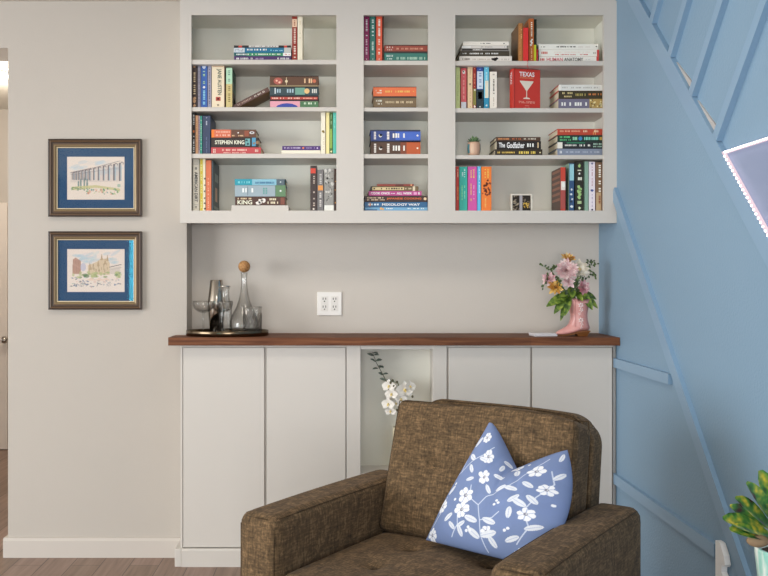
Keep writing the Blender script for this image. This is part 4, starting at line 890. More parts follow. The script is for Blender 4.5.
def coupe(px, Y, label, s=1.0):
    t = thing('coupe_glass', label, 'glass', (gl(px, Y), Y, ZT), (0, 0, 0), 'coupe glasses on the tray'); t.scale = (1, 1, 1.115)
    MB().lathe([(0, 0), (0.033*s, 0), (0.034*s, 0.0015), (0.012*s, 0.005), (0.004*s, 0.009), (0.0035*s, 0.075*s), (0.006*s, 0.084*s)], n=28).build('stem', M_glass, t)
    MB().lathe([(0.005*s, 0.083*s), (0.028*s, 0.090*s), (0.043*s, 0.103*s), (0.0475*s, 0.118*s), (0.0465*s, 0.130*s), (0.0450*s, 0.130*s), (0.0458*s, 0.118*s), (0.041*s, 0.105*s), (0.026*s, 0.0925*s), (0, 0.088*s)], n=32).build('bowl', M_glass, t)
coupe(203.4, 3.80, 'clear coupe glass at the left edge of the tray', 1.0)
coupe(222.0, 3.792, 'clear coupe glass in front of the steel shaker', 1.0)
Ys = 3.885
sh = thing('cocktail_shaker', 'tall polished steel cocktail shaker standing behind the coupe glasses', 'shaker', (gl(216.5, Ys), Ys, ZT))
sh.scale = (1, 1, 1.078)
MB().lathe([(0, 0), (0.026, 0), (0.028, 0.002), (0.040, 0.118), (0.041, 0.122), (0.039, 0.124), (0, 0.124)], n=36).build('tin', M_steel, sh)
MB().lathe([(0.0385, 0.1235), (0.0395, 0.126), (0.0375, 0.135), (0.0275, 0.216), (0.0262, 0.2185), (0, 0.2185)], n=36).build('top_tin', M_steel, sh)
Yb_ = 3.842
bo = thing('glass_bottle', 'small clear glass bottle with a rim between the shaker and the carafe', 'bottle', (gl(225.2, Yb_), Yb_, ZT))
bo.scale = (1, 1, 1.1)
MB().lathe([(0, 0.002), (0.027, 0.0), (0.0295, 0.004), (0.0295, 0.10), (0.027, 0.118), (0.0205, 0.135), (0.018, 0.15), (0.018, 0.176), (0.0225, 0.186), (0.0225, 0.190), (0.0195, 0.190), (0.0165, 0.176), (0.0165, 0.15), (0.019, 0.134), (0.0255, 0.117), (0.028, 0.10), (0.028, 0.006), (0, 0.006)], n=32).build('body', M_glass, bo)
MB().lathe([(0.0226, 0.1865), (0.0236, 0.188), (0.0226, 0.1905)], n=32).build('rim', M_steel, bo)
Yc = 3.868
ca_r = thing('wine_carafe', 'tall clear carafe with a long narrow neck, cork ball above it', 'carafe', (gl(244.2, Yc), Yc, ZT))
ca_r.scale = (1, 1, 1.087)
prof = [(0.048, 0.0), (0.060, 0.006), (0.065, 0.022), (0.063, 0.048), (0.053, 0.078), (0.036, 0.105), (0.025, 0.135), (0.0175, 0.165), (0.0135, 0.195), (0.0125, 0.220), (0.0145, 0.240), (0.017, 0.2465)]
MB().lathe([(0, 0.004)] + prof + [(r - 0.0016, z) for r, z in prof[::-1]][:-1] + [(0, 0.006)], n=40).build('body', M_glass, ca_r)
M_cork = leaf_mat('cork_grain', '#8a5f38', '#a97a4a', '#c0935f', 160, 0.8)
Yk = Yc
ck = thing('cork_ball', 'round cork ball stopper sitting on the neck of the tall carafe', 'stopper', (gl(244.2, Yk), Yk, ZT + 0.2685))
MB().sphere((0, 0, 0.0258), 0.0262, 24, 16).build('ball', M_cork, ck)
Ym = 3.805
mg = thing('mixing_glass', 'cut crystal mixing glass with criss-cross pattern at the right of the tray', 'glass', (gl(252.4, Ym), Ym, ZT))
mg.scale = (1, 1, 1.16)
MB().lathe([(0, 0.003), (0.036, 0.0), (0.039, 0.004), (0.0405, 0.09), (0.0425, 0.104), (0.041, 0.104), (0.0385, 0.09), (0.0365, 0.008), (0, 0.009)], n=40).build('body', M_glass2, mg)
q = MB()
for k in range(14):
    for sgn in (-1, 1):
        pts = []
        for j in range(9):
            a = 2*PI*k/14 + sgn * 0.95 * j / 8; z = 0.010 + 0.068 * j / 8; r = 0.0394 + 0.0013 * j / 8
            pts.append((r * math.cos(a), r * math.sin(a), z))
        q.tube(pts, 0.0009, 5)
q.build('cut_pattern', glass_mat('cut_edges', (0.6, 0.59, 0.58), (0.35, 0.35, 0.35), 1.2, 0.5), mg)
MB().tube([(-0.039, 0, 0.096), (-0.046, 0, 0.103), (-0.053, 0, 0.1075)], [0.008, 0.006, 0.003], 8, True, 0.7).build('spout', M_glass2, mg)

# ------------------------------------------------------------------ booklet and boot
Yb2 = 3.80
bk = thing('booklet', 'small white booklet lying flat on the worktop left of the pink boot', 'booklet', (wx(543.5, Yb2), Yb2, ZCt), (0, 0, math.radians(6)))
MB().box(-0.050, 0.050, -0.035, 0.045, 0, 0.007, 0.0015, 2).build('lower_part', paint('#dcd9dc', 0.4, 1.0), bk)
MB().box(-0.052, 0.046, -0.036, 0.046, 0.0072, 0.0125, 0.0012, 2).build('cover', paint('#e6e3e6', 0.35, 1.0), bk)

Yv = 3.80
bt = thing('boot_vase', 'pink cowboy boot vase with white blossoms, holding flowers on the worktop', 'vase', (wx(579, Yv), Yv, ZCt))
sc = Yv / F
def bxp(px): return (px - 579) * sc
def bzp(py): return (335.6 - py) * sc
lev = [  # y, front x, back x, half width
 (334.2, 556.0, 587.2, .70), (333.0, 555.6, 588.0, .86), (331.6, 556.6, 588.8, .95), (330.0, 559.0, 589.3, 1.0), (328.2, 562.4, 589.5, 1.0), (326.0, 566.0, 589.2, .98),
 (323.0, 568.8, 588.4, .95), (319.0, 570.2, 587.4, .93), (314.0, 570.4, 587.0, .95), (308.0, 568.8, 588.0, 1.02), (302.0, 567.0, 589.4, 1.1), (295.5, 565.8, 590.6, 1.16)]
q = MB(); rings = []; N = 36
rowsf = lev + [(298.5, 567.4, 589.2, 1.06), (306.0, 570.5, 586.5, .92)]
for i, (y, xf, xb, wd) in enumerate(rowsf):
    xc_, a_ = (bxp(xf) + bxp(xb)) / 2, (bxp(xb) - bxp(xf)) / 2
    s_ = max(0, 1 - (334.2 - y) / 9.0); ringv = []
    for k in range(N):
        th = 2*PI*k/N; ct, s2_ = math.cos(th), math.sin(th)
        x = xc_ + a_ * ct
        hw_ = 0.034 * wd
        if s_ > 0 or xf < 566:       # foot: narrow towards the toe
            u = (x - bxp(xf)) / (2 * a_)
            hw_ *= (0.55 + 0.45 * min(1, u * 1.8))
        yy = hw_ * math.copysign(abs(s2_) ** 0.85, s2_)
        u = (x - bxp(555.6)) / (bxp(589.5) - bxp(555.6))
        zb = 0.001 + 0.018 * max(0, min(1, (u - 0.15) / 0.6)) ** 1.3 - 0.003 * max(0, u - .8) * 5
        z = bzp(y) + zb * s_
        if i in (10, 11, 12): z -= (0.020 if i > 10 else 0.006) * (0.50 * (1 + ct) * 0.5 + (abs(s2_) ** 2) * 0.45)
        ringv.append(q.bm.verts.new((x, yy, z)))
    rings.append(ringv)
for a, b in zip(rings, rings[1:]):
    for k in range(N): f = q.bm.faces.new((a[k], a[(k+1) % N], b[(k+1) % N], b[k])); f.smooth = True
q.bm.faces.new(rings[0]); q.bm.faces.new(rings[-1])
M_pink = paint('#d0958f', 0.28, 1.1)
q.build('boot_body', M_pink, bt)
M_sole = paint('#7a4a22', 0.35, 1.0)
q = MB()                                             # sole follows the arch; stacked heel
top = []; n = 18
for i in range(n + 1):
    u = i / n; x = bxp(555.8) + (bxp(588.4) - bxp(555.8)) * u
    zb = 0.001 + 0.018 * max(0, min(1, (u - 0.15) / 0.6)) ** 1.3
    wd = 0.0345 * (0.30 + 0.7 * min(1, u * 2.2)) * (0.82 if .45 < u < .7 else 0.92)
    top.append((x, wd, zb))
for (x0, w0, z0), (x1, w1, z1_) in zip(top, top[1:]):
    q.prism([(x0, -w0, z0 + 0.006), (x0, w0, z0 + 0.006), (x0, w0, max(0, z0 - 0.001)), (x0, -w0, max(0, z0 - 0.001))], (x1 - x0, 0, 0))
q.build('sole', M_sole, bt)
q = MB()
hx0, hx1 = bxp(574.5), bxp(588.2)
a_ = [(hx0 - 0.004, 0.022), (hx1 + 0.001, 0.022)]; b_ = [(hx0 + 0.010, 0.0), (hx1 - 0.011, 0.0)]
q.prism([(a_[0][0], -0.027, 0.021), (a_[1][0], -0.027, 0.021), (b_[1][0], -0.023, 0), (b_[0][0], -0.023, 0)], (0, 0.050, 0))
q.build('heel', M_sole, bt)
q = MB()
def bsurf(px, py):                                    # point on the near side of the shaft
    for (r0, r1) in zip(rowsf[:11], rowsf[1:12]):
        if r0[0] >= py >= r1[0]:
            t_l = (r0[0] - py) / (r0[0] - r1[0])
            xf = r0[1] + (r1[1] - r0[1]) * t_l; xb = r0[2] + (r1[2] - r0[2]) * t_l; wd = r0[3] + (r1[3] - r0[3]) * t_l
            c = (2 * px - xf - xb) / (xb - xf)
            return Vector((bxp(px), -0.034 * wd * (max(0, 1 - c*c)) ** 0.42 - 0.0006, bzp(py)))
for (px, py, n, r) in ((578.6, 304.5, 6, 1.7), (579.2, 309.3, 5, 1.3), (577.6, 313.0, 4, 1.0), (579.0, 319.4, 6, 1.7), (579.8, 323.4, 4, 1.1), (579.2, 326.6, 4, .9)):
    for k in range(n):
        a = 2*PI*k/n + 0.4
        p = bsurf(px + r * math.cos(a), py + r * math.sin(a))
        q.sphere(p, 0.0044 * r / 1.5, 8, 6, (1, .25, .6), Matrix.Rotation(a, 3, 'Y').to_quaternion())
q.build('blossom_relief', paint('#f0dcd8', 0.35, 1.0), bt)
q = MB()
for px in (573.3,): q.tube([bsurf(px, y) for y in (300, 305, 310, 315, 320, 326)], 0.0007, 5)
q.build('side_seam', paint('#b87270', 0.4, 1.0), bt)

# ------------------------------------------------------------------ the bouquet in the boot
M_stem = paint('#5a7034', 0.5, 1.0)
M_leafd = leaf_mat('glossy_leaf', '#3a5020', '#5c762c', '#8a9a3e', 60, 0.35); M_sprig = leaf_mat('small_dark_leaf', '#2c3c26', '#43552f', '#66763c', 90, 0.5)
def P3(px, py, Y): return Vector((wx(px, Y), Y, wz(py, Y)))
mouth = P3(577.5, 302, Yv)
def petal_head(q, c, r, axis, n_layers, per, curl=.2, wd=.5, open_=1.2, mats=None, seed=1):
    R = random.Random(seed); axis = Vector(axis).normalized()
    s1 = axis.orthogonal().normalized(); s2 = axis.cross(s1)
    for l in range(n_layers):
        tilt = open_ * (1 - l / n_layers) + 0.12
        for k in range(per - l):
            a = 2*PI*(k + R.uniform(-.2, .2)) / (per - l) + l * 0.7
            rad = s1 * math.cos(a) + s2 * math.sin(a)
            d = (rad * math.sin(tilt) + axis * math.cos(tilt)); L = r * R.uniform(.85, 1.08) * (1 - .12 * l)
            if mats: q.mi = R.randrange(mats)
            q.leaf(c, c + d * L, L * wd, (axis * math.sin(tilt) - rad * math.cos(tilt)), curl * -0.6, 4)
def flower(name, cat, label, px, py, Y, r, cols, layers, per, wd=.45, axis=(-.1, -1, .35), centre=None, seed=1, open_=1.25):
    c = P3(px, py, Y); t = thing(name, label, cat, mouth, (0, 0, 0), 'flowers in the boot vase')
    q = MB(); petal_head(q, c - mouth, r, axis, layers, per, wd=wd, mats=len(cols), seed=seed, open_=open_)
    q.build('petals', [paint(x, .6, 1.1) for x in cols], t, recalc=False)
    if centre: MB().sphere(c - mouth + Vector(axis).normalized() * r * .15, r * .22, 10, 8).build('centre', paint(centre, .7, 1.1), t)
    mid = (c - mouth) * .5 + Vector((0, 0.012, 0))
    MB().tube([Vector((0, 0, -0.03)), mid, c - mouth - Vector(axis).normalized() * 0.004], 0.0016, 6).build('stem', M_stem, t)
    return t
PK = ['#dcbcbc', '#e8d2ce', '#d0a8aa']
flower('chrysanthemum', 'flower', 'large pale pink chrysanthemum at the centre of the bouquet', 566.5, 270.5, 3.765, 0.050, PK, 7, 20, .42, seed=2)
flower('rose', 'flower', 'cream white bloom right of the big pink chrysanthemum', 578, 270, 3.775, 0.046, ['#e6dccb', '#efe6da', '#d9cdb8'], 6, 13, .55, (.2, -1, .4), '#d9c48a', 3)
flower('alstroemeria', 'flower', 'golden yellow flower topping the bouquet', 568, 259.5, 3.79, 0.036, ['#d9b064', '#e4c78a', '#c48a44'], 4, 8, .45, (0, -.6, .8), '#a8783a', 4)
flower('peony', 'flower', 'small dusky pink bloom at the left of the bouquet', 549, 279, 3.78, 0.034, ['#d8b2b6', '#cc9ca4', '#e4c8c8'], 4, 9, .5, (-.6, -1, .2), None, 5)
flower('alstroemeria', 'flower', 'amber yellow flower cluster low on the left of the bouquet', 555.5, 287.5, 3.765, 0.038, ['#c99a44', '#dbb66a', '#b9803a'], 4, 9, .42, (-.4, -1, .1), '#6a4a24', 6)
flower('peony', 'flower', 'rosy pink bloom low on the right of the bouquet', 582.5, 287.5, 3.765, 0.036, ['#d49ca4', '#e6c6c6', '#c8848e'], 4, 10, .5, (.4, -1, .1), None, 7)
flower('peony', 'flower', 'pale blush bloom just above the boot, under the big chrysanthemum', 568.5, 281.5, 3.76, 0.034, ['#e2c4c6', '#eedcd8', '#d4acb0'], 4, 9, .5, (0, -1, .2), None, 8)
def sprig(label, tips, seed, lw_=0.013):
    R = random.Random(seed); t = thing('leafy_sprig', label, 'greenery', mouth, (0, 0, 0), 'green sprigs in the boot vase')
    q = MB(); s_ = MB()
    for pts in tips:
        pp = [Vector((0, 0, -0.02))] + [P3(x, y, Y) - mouth for x, y, Y in pts]
        s_.tube(pp, 0.0011, 5)
        for i in range(1, len(pp)):
            n = 7 if i > 1 else 2
            for k in range(n):
                c = pp[i-1].lerp(pp[i], (k + .5) / n)
                d = Vector((R.uniform(-1, 1), R.uniform(-.7, .3), R.uniform(-1, 1))).normalized()
                q.leaf(c, c + d * lw_ * R.uniform(.9, 1.5), lw_ * .9, Vector((0, -1, .3)), .1, 3)
        c = pp[-1]; q.leaf(c, c + (pp[-1] - pp[-2]).normalized() * lw_, lw_ * .7, Vector((0, -1, .2)), .1, 3)
    s_.build('stem', M_stem, t); q.build('leaves', M_sprig, t, recalc=False)
sprig('small-leaved dark sprigs arching out at the left of the bouquet', [[(560, 283, 3.79), (551, 270, 3.78), (541, 265, 3.77)], [(558, 286, 3.78), (548, 274, 3.77), (543, 288, 3.76)], [(558, 284, 3.8), (552, 271, 3.8), (556, 266, 3.8)]], 11, .0105)
sprig('small-leaved dark sprigs arching out at the right of the bouquet', [[(581, 286, 3.80), (588, 266, 3.80), (597, 264, 3.79)], [(582, 285, 3.79), (592, 271, 3.78), (595, 277, 3.77)], [(580, 285, 3.8), (586, 262, 3.81), (593, 261, 3.81)]], 12, .0105)
sprig('short green sprigs filling the middle of the bouquet above the boot', [[(574, 292, 3.765), (573, 284, 3.755), (577, 279, 3.75)], [(568, 294, 3.76), (562, 286, 3.755), (559, 280, 3.75)], [(580, 292, 3.765), (577, 284, 3.755), (580, 278, 3.75)]], 13, .013)
bl = thing('foliage_spray', 'large glossy green leaves spilling over the rim of the boot', 'greenery', mouth)
for (tx_, ty_, Y, w_, bx_, by_) in ((547, 305.5, 3.75, .030, 569, 293), (554.5, 313, 3.745, .024, 566, 296), (561, 320, 3.745, .018, 567, 297), (565, 315, 3.74, .022, 570, 296), (559, 296, 3.74, .022, 572, 291), (573, 297.5, 3.735, .026, 570, 287), (590, 298, 3.75, .026, 575, 290), (593, 309.5, 3.76, .024, 582, 294), (598.5, 308, 3.775, .020, 583, 293), (597, 299, 3.785, .018, 582, 291), (583, 300.5, 3.745, .020, 574, 291)):
    b0 = P3(bx_, by_, 3.785) - mouth; e0 = P3(tx_, ty_, Y) - mouth
    MB().leaf(b0, e0, w_ * 1.35, Vector((0, -1, .55)), .08, 7).build('leaf', M_leafd, bl, recalc=False)
MB().tube([Vector((0, 0, -.03)), P3(573, 291, 3.79) - mouth], 0.003, 6).build('stem', M_stem, bl)

# ------------------------------------------------------------------ vase in the niche
Yn = 3.825
vz = thing('bud_vase', 'pale ceramic cylinder vase in the niche, half hidden by the armchair', 'vase', (wx(402, Yn), Yn, ZN + 0.0004))
vt = wz(427, Yn) - ZN
MB().lathe([(0, 0), (0.036, 0), (0.0405, 0.006), (0.0415, vt - .004), (0.0405, vt), (0.037, vt), (0.037, 0.01), (0, 0.01)], n=32).build('body', paint('#d9cdb0', .3, 1.0), vz)
vm = Vector((wx(402, Yn), Yn, ZN + vt - 0.02))
eu = thing('eucalyptus_stem', 'grey-green eucalyptus stem leaning left out of the niche vase', 'greenery', vm)
path = [(402, 430), (398, 405), (389, 386), (382, 373), (376, 362), (372.5, 352)]
pp = [P3(x, y, 3.81) - vm for x, y in path]
MB().tube(pp, [.0022, .002, .0018, .0015, .0012, .0008], 6).build('stem', paint('#6f6a52', .6, 1.0), eu)
M_euc = leaf_mat('eucalyptus_leaf', '#55625a', '#6c786c', '#8d9888', 70, 0.6); R = random.Random(5)
for (x, y, sd) in ((386, 381, -1), (386.5, 380, 1), (383, 375, -1), (382.5, 374.5, 1), (378.5, 368.5, -1), (379, 368, 1), (378, 366, 1), (375.5, 362, -1), (376, 361, 1), (373.5, 356, -1), (374, 355, 1), (372.8, 353, 1), (392, 389, -1)):
    b0 = P3(x, y, 3.81) - vm
    d = Vector((sd * R.uniform(.8, 1.0), R.uniform(-.6, .1), R.uniform(-.1, .75) - .1)).normalized()
    MB().leaf(b0, b0 + d * R.uniform(.022, .030), .017, Vector((sd * .3, -.5, .8)), .12, 4).build('leaf', M_euc, eu, recalc=False)
oc = thing('orchid_spray', 'white orchid spray in the niche vase beside the eucalyptus', 'flower', vm)
MB().tube([P3(403, 430, Yn) - vm, P3(404, 405, 3.81) - vm, P3(398, 383, 3.79) - vm, P3(391, 381, 3.78) - vm], .0016, 6).build('stem', M_stem, oc)
def orchid(c, s, yaw, tilt, seed):
    R = random.Random(seed); ax = Vector((math.sin(yaw), -math.cos(yaw), tilt)).normalized()
    s1 = ax.cross(Vector((0, 0, 1))).normalized(); s2 = s1.cross(ax)
    q = MB()
    for a, L, w_ in ((90, 1, .75), (215, 1, .7), (325, 1, .7), (5, 1.05, 1.15), (175, 1.05, 1.15)):
        d = (s1 * math.cos(math.radians(a)) + s2 * math.sin(math.radians(a)))
        q.leaf(c - ax * .002, c + d * s * L + ax * s * .18, s * w_, ax, .05, 5)
    b_ = q.build('bloom', paint('#e9e4dc', .5, 1.1), oc, recalc=False)
    k = MB(); k.sphere(c + ax * s * .12, s * .16, 8, 6); k.leaf(c + ax * s * .12, c + ax * s * .35 - s2 * s * .3, s * .3, ax, .1, 3); k.build('lip', paint('#d9c27c', .5, 1.1), b_, recalc=False)
for i, (x, y, s_, yaw, ti) in enumerate(((389, 386, .030, -.4, .1), (391.5, 394, .028, -.3, 0), (388.5, 404, .030, -.5, .0), (390.5, 411, .024, -.2, -.2), (404.5, 390, .038, .25, .2), (410, 386.5, .026, .5, .3), (401, 399, .026, .1, 0), (396, 403, .022, 0, 0))):
    orchid(P3(x, y, 3.775) - vm, s_ * 1.0, yaw, ti, i)
q = MB()
for (x, y) in ((390.4, 382.6), (392.6, 380.5), (397, 382.2), (394, 386), (412.5, 396.5), (397, 410)): q.sphere(P3(x, y, 3.765) - vm, .005, 8, 6, (1, 1, 1.3))
q.build('buds', paint('#5d5a44', .6, 1.0), oc)

# ------------------------------------------------------------------ small pot and photo block on the shelves
Yq = 3.80
sx_ = wx(473.8, Yq); r0 = 6.6 * Yq / F; hp = wz(142.6, Yq) - SZ[2][2]
su = thing('potted_succulent', 'tiny succulent in a pinkish pot on the third right shelf', 'plant', (sx_, Yq, SZ[2][2] + .0004))
pt = MB().lathe([(0, 0), (r0*.72, 0), (r0*.92, hp*.2), (r0, hp*.5), (r0*.97, hp*.85), (r0*.88, hp), (r0*.8, hp), (r0*.8, hp*.85), (0, hp*.85)], n=28).build('pot', paint('#c9a48c', .45, 1.1), su)
for k, (a, c) in enumerate(((-2.75, '#4c8a94'), (-.35, '#3c4450'), (-2.0, '#d8b79c'))):
    q = MB()
    for j in range(5):
        aa = a - .22 + .11 * j; bb = aa + .11
        for z0, z1_, ra, rb_ in ((hp*.2, hp*.5, r0*.92, r0), (hp*.5, hp*.85, r0, r0*.97)):
            e = 1.012; q.poly([(ra*e*math.cos(aa), ra*e*math.sin(aa), z0), (ra*e*math.cos(bb), ra*e*math.sin(bb), z0), (rb_*e*math.cos(bb), rb_*e*math.sin(bb), z1_), (rb_*e*math.cos(aa), rb_*e*math.sin(aa), z1_)])
    q.build('glaze_patch', paint(c, .4, 1.0), pt)
MB().lathe([(0, hp*.86), (r0*.79, hp*.86), (0, hp*.9)], n=20).build('soil', paint('#4a3c30', .9, 1.0), su)
q = MB(); R = random.Random(9)
for k in range(30):
    a = R.uniform(0, 2*PI); el = R.uniform(.3, 1.4); L = R.uniform(.026, .044)
    d = Vector((math.cos(a)*math.cos(el), math.sin(a)*math.cos(el), math.sin(el)))
    q.leaf((d.x*.004, d.y*.004, hp*.88), Vector((0, 0, hp*.88)) + d * L, .015, Vector((-d.x*d.z, -d.y*d.z, 1 - d.z*d.z)), -.1, 4)
q.build('leaves', leaf_mat('succulent_leaf', '#3f5a3c', '#5f7f58', '#93a878', 120, .5), su, recalc=False)
pf = thing('photo_frame', 'small white-edged photo block with dark golden pictures on the bottom right shelf', 'picture frame', (wx(521.6, 3.80), 3.80, SZ[2][3] + .0004))
w2, hf = 10.6 * 3.80 / F, wz(194.0, 3.80) - SZ[2][3]
q = MB(); q.box(-w2, w2, 0.004, 0.024, 0, hf, .001, 1)
q.box(-w2, -w2 + .006, 0, .0041, 0, hf); q.box(w2 - .006, w2, 0, .0041, 0, hf); q.box(-w2 + .006, w2 - .006, 0, .0041, hf - .006, hf); q.box(-w2 + .006, w2 - .006, 0, .0041, 0, .004)
q.build('frame', paint('#ded6c8', .4, 1.0), pf)
cv = Canvas(60, 54, '#2c2620'); R = random.Random(21)
for i in range(30): cv.ell(R.random(), R.random(), R.uniform(.03, .1), R.uniform(.02, .05), R.uniform(0, 3), R.choice(['#6a5a48', '#8a7a68', '#3c3028', '#a89a8c']), .7)
for i in range(12): cv.ell(R.uniform(.6, .95), R.uniform(.2, .5), R.uniform(.03, .08), .03, R.uniform(0, 3), R.choice(['#c9a03c', '#d8b45a']), .85)
for i in range(6): cv.ell(R.uniform(.05, .4), R.uniform(.35, .6), .08, .025, .2, '#b9a890', .7)
cv.poly([(.40, 0), (.40, 1), (.55, 1), (.55, 0)], '#b3aeb4', .9)
painted('picture', cv, lambda u, v: (-w2 + .006 + (2*w2 - .012) * u, .0035, .004 + (hf - .010) * v), M_print, pf)
# ================================================================== armchair (local x to the viewer's right along its width, local -y towards its front)
M_linen = linen_mat('brown_linen', '#2a2520', '#5e4c37', '#957858', 1.05)
M_pipe = linen_mat('linen_piping', '#2a2118', '#4c3d2b', '#6e5a42', 0.9)
CH = (0.4817, 2.613, 0.0)
ch = thing('armchair', 'brown linen armchair with tufted cushions standing in front of the white cabinets', 'armchair', CH, (0, 0, math.radians(-36)))
AW, AZ = 0.130, 0.608
HW = 0.4265
def dent(p, spots, axis, r, depth):
    for s in spots:
        d2 = sum((p[i] - s[i]) ** 2 for i in range(3) if i != axis)
        k = math.exp(-d2 / (r * r)) + 0.35 * math.exp(-d2 / (r * r * 7))
        if abs(p[axis] - s[axis]) < 0.05: p[axis] -= math.copysign(depth * k, s[axis])
    return p
for sg in (-1, 1):
    cxu = sg * (HW - AW / 2)
    def armfn(p, cxu=cxu):
        q = Vector(p)
        q.z += 0.004 * (1 - (p.y / 0.335) ** 2) * (1 if p.z > 0.1 else 0)
        return q + Vector((cxu, -0.3345, 0.375))
    am = MB().rbox(AW / 2, 0.3395, AZ - 0.375, 0.030, 22, armfn).build('arm', M_linen, ch)
    q = MB()
    for sx in (-1, 1):
        x = cxu + sx * (AW / 2 - 0.0086)
        q.tube([(x, -0.3345 + yy, AZ - 0.0086 + 0.004 * (1 - (yy / .335) ** 2)) for yy in [-.310 + .620 * i / 12 for i in range(13)]], 0.0016, 6)
        q.tube([(x, -0.3345 - 0.3309, z) for z in (0.19, 0.3, 0.45, AZ - .030)], 0.0016, 6)
    q.tube([(cxu + xx, -0.3345 - 0.3309, AZ - 0.0086) for xx in (-AW/2 + .028, 0, AW/2 - .028)], 0.0016, 6)
    q.build('arm_piping', M_pipe, am)
IW = HW - AW - 0.003
MB().rbox(IW, 0.30, 0.09, 0.015, 8, lambda p: Vector(p) + Vector((0, -0.335, 0.245))).build('base_frame', M_linen, ch)
# seat cushion, crowned and buttoned
spots_s = [(-.12, -.30, .1), (.12, -.30, .1), (-.12, -.48, .1), (.12, -.48, .1)]
def seatfn(p):
    q = Vector(p)
    if p.z > 0: q.z += 0.016 * (1 - (p.x / IW) ** 2) * (1 - (p.y / .29) ** 2)
    q.x *= 1 + 0.0
    q += Vector((0, -0.385, 0))
    k = 0
    for s in spots_s:
        d2 = (q.x - s[0]) ** 2 + (q.y - s[1]) ** 2
        k += math.exp(-d2 / .00035) * .012 + math.exp(-d2 / .004) * .010
    if p.z > 0: q.z -= k
    return q + Vector((0, 0, 0.402))
MB().rbox(IW, 0.285, 0.066, 0.030, 44, seatfn).build('seat_cushion', M_linen, ch)
q = MB()
for s in spots_s: q.sphere((s[0], s[1], 0.402 + 0.066 - 0.006), 0.009, 10, 8, (1, 1, .5))
q.build('seat_button', M_pipe, ch)
# back frame
tb_ = math.radians(9)
def backfn(p):
    q = Vector(p); top_ = (p.z + .35) / .70
    # rounded upper corners
    cr = 0.085; ex, ez = abs(p.x) - (IW - .010 - cr), p.z - (.35 - cr)
    if ex > 0 and ez > 0:
        l = max(ex, ez); d = math.hypot(ex, ez); q.x = math.copysign(IW - .010 - cr + ex / d * l, p.x); q.z = .35 - cr + ez / d * l
    if p.z > 0: q.z -= 0.016 * max(0, p.x / IW) ** 2 * (p.z / .35)
    q = Matrix.Rotation(-tb_, 3, 'X') @ q
    return q + Vector((0, 0.018, 0.493))
bf = MB().rbox(IW - 0.010, 0.052, 0.35, 0.022, 64, backfn).build('back_frame', M_linen, ch)
q = MB()
for yy in (-.0456, .0456):
    ex_, ez_ = IW - .010 - .0064, .35 - .0064
    pin = [(-ex_, -.1 + (ez_ + .1) * k / 24) for k in range(25)] + [(-ex_ + 2 * ex_ * k / 60, ez_) for k in range(1, 60)] + [(ex_, ez_ - (ez_ + .1) * k / 24) for k in range(25)]
    q.tube([backfn(Vector((x, yy, z))) for x, z in pin], .0017, 6)
q.build('frame_piping', M_pipe, bf)
# back cushion
tcu = math.radians(15)
CW, CT, CHh = IW - 0.004, 0.066, 0.202
spots_b = [(-.125, .02), (.125, .02)]
def cushfn(p):
    q = Vector(p)
    pu = (1 - (p.x / CW) ** 2) * (1 - (p.z / CHh) ** 2)
    if p.y < 0:
        q.y -= 0.018 * max(0, pu) ** .7
        for s in spots_b:
            d2 = (p.x - s[0]) ** 2 + (p.z - s[1]) ** 2
            q.y += math.exp(-d2 / .00045) * .016 + math.exp(-d2 / .006) * .012
            q.y += .005 * math.exp(-((p.z - s[1] + .25 * abs(p.x - s[0])) / .008) ** 2) * math.exp(-((p.x - s[0]) / .06) ** 2)
    q.z += 0.006 * math.sin(p.x * 9) * (p.z / CHh)
    if p.z > 0: q.z -= 0.020 * max(0, p.x / CW + .1) ** 2 * (p.z / CHh)
    q.x *= 1 - .02 * (p.z / CHh)
    q = Matrix.Rotation(-tcu, 3, 'X') @ q
    return q + Vector((0, -.093, .648))
bc = MB().rbox(CW, CT, CHh, 0.026, 44, cushfn).build('back_cushion', M_linen, ch)
q = MB()
for yy in (-CT + .006, CT - .006):
    pts = []
    m_ = .012
    for k in range(41):
        u = k / 40 * 4; e = int(min(3, u)); f_ = u - e
        co = [(-CW + m_, -CHh + m_), (CW - m_, -CHh + m_), (CW - m_, CHh - m_), (-CW + m_, CHh - m_), (-CW + m_, -CHh + m_)]
        x = co[e][0] + (co[e+1][0] - co[e][0]) * f_; z = co[e][1] + (co[e+1][1] - co[e][1]) * f_
        sx = 1.0; n = Vector((x, yy, z)); n.x += math.copysign(.0045, x) * (1 if e in (1, 3) else 0); n.z += math.copysign(.004, z) * (1 if e in (0, 2) else 0)
        n.x *= 1 - .02 * (n.z / CHh)
        pts.append(Matrix.Rotation(-tcu, 3, 'X') @ n + Vector((0, -.093, .648)))
    q.tube(pts, .0017, 6)
q.build('cushion_piping', M_pipe, bc)
M_leg = wood_mat('dark_leg_wood', '#3a2618', '#4c3220', '#5e4028', (20, 20, 2))
for sx in (-1, 1):
    for yy in (-.62, -.05):
        MB().tube([(sx * (HW - .06), yy, 0.150), (sx * (HW - .05), yy + (-.01 if yy < -.3 else .01), 0.0)], [.024, .014], 14).build('leg', M_leg, ch)

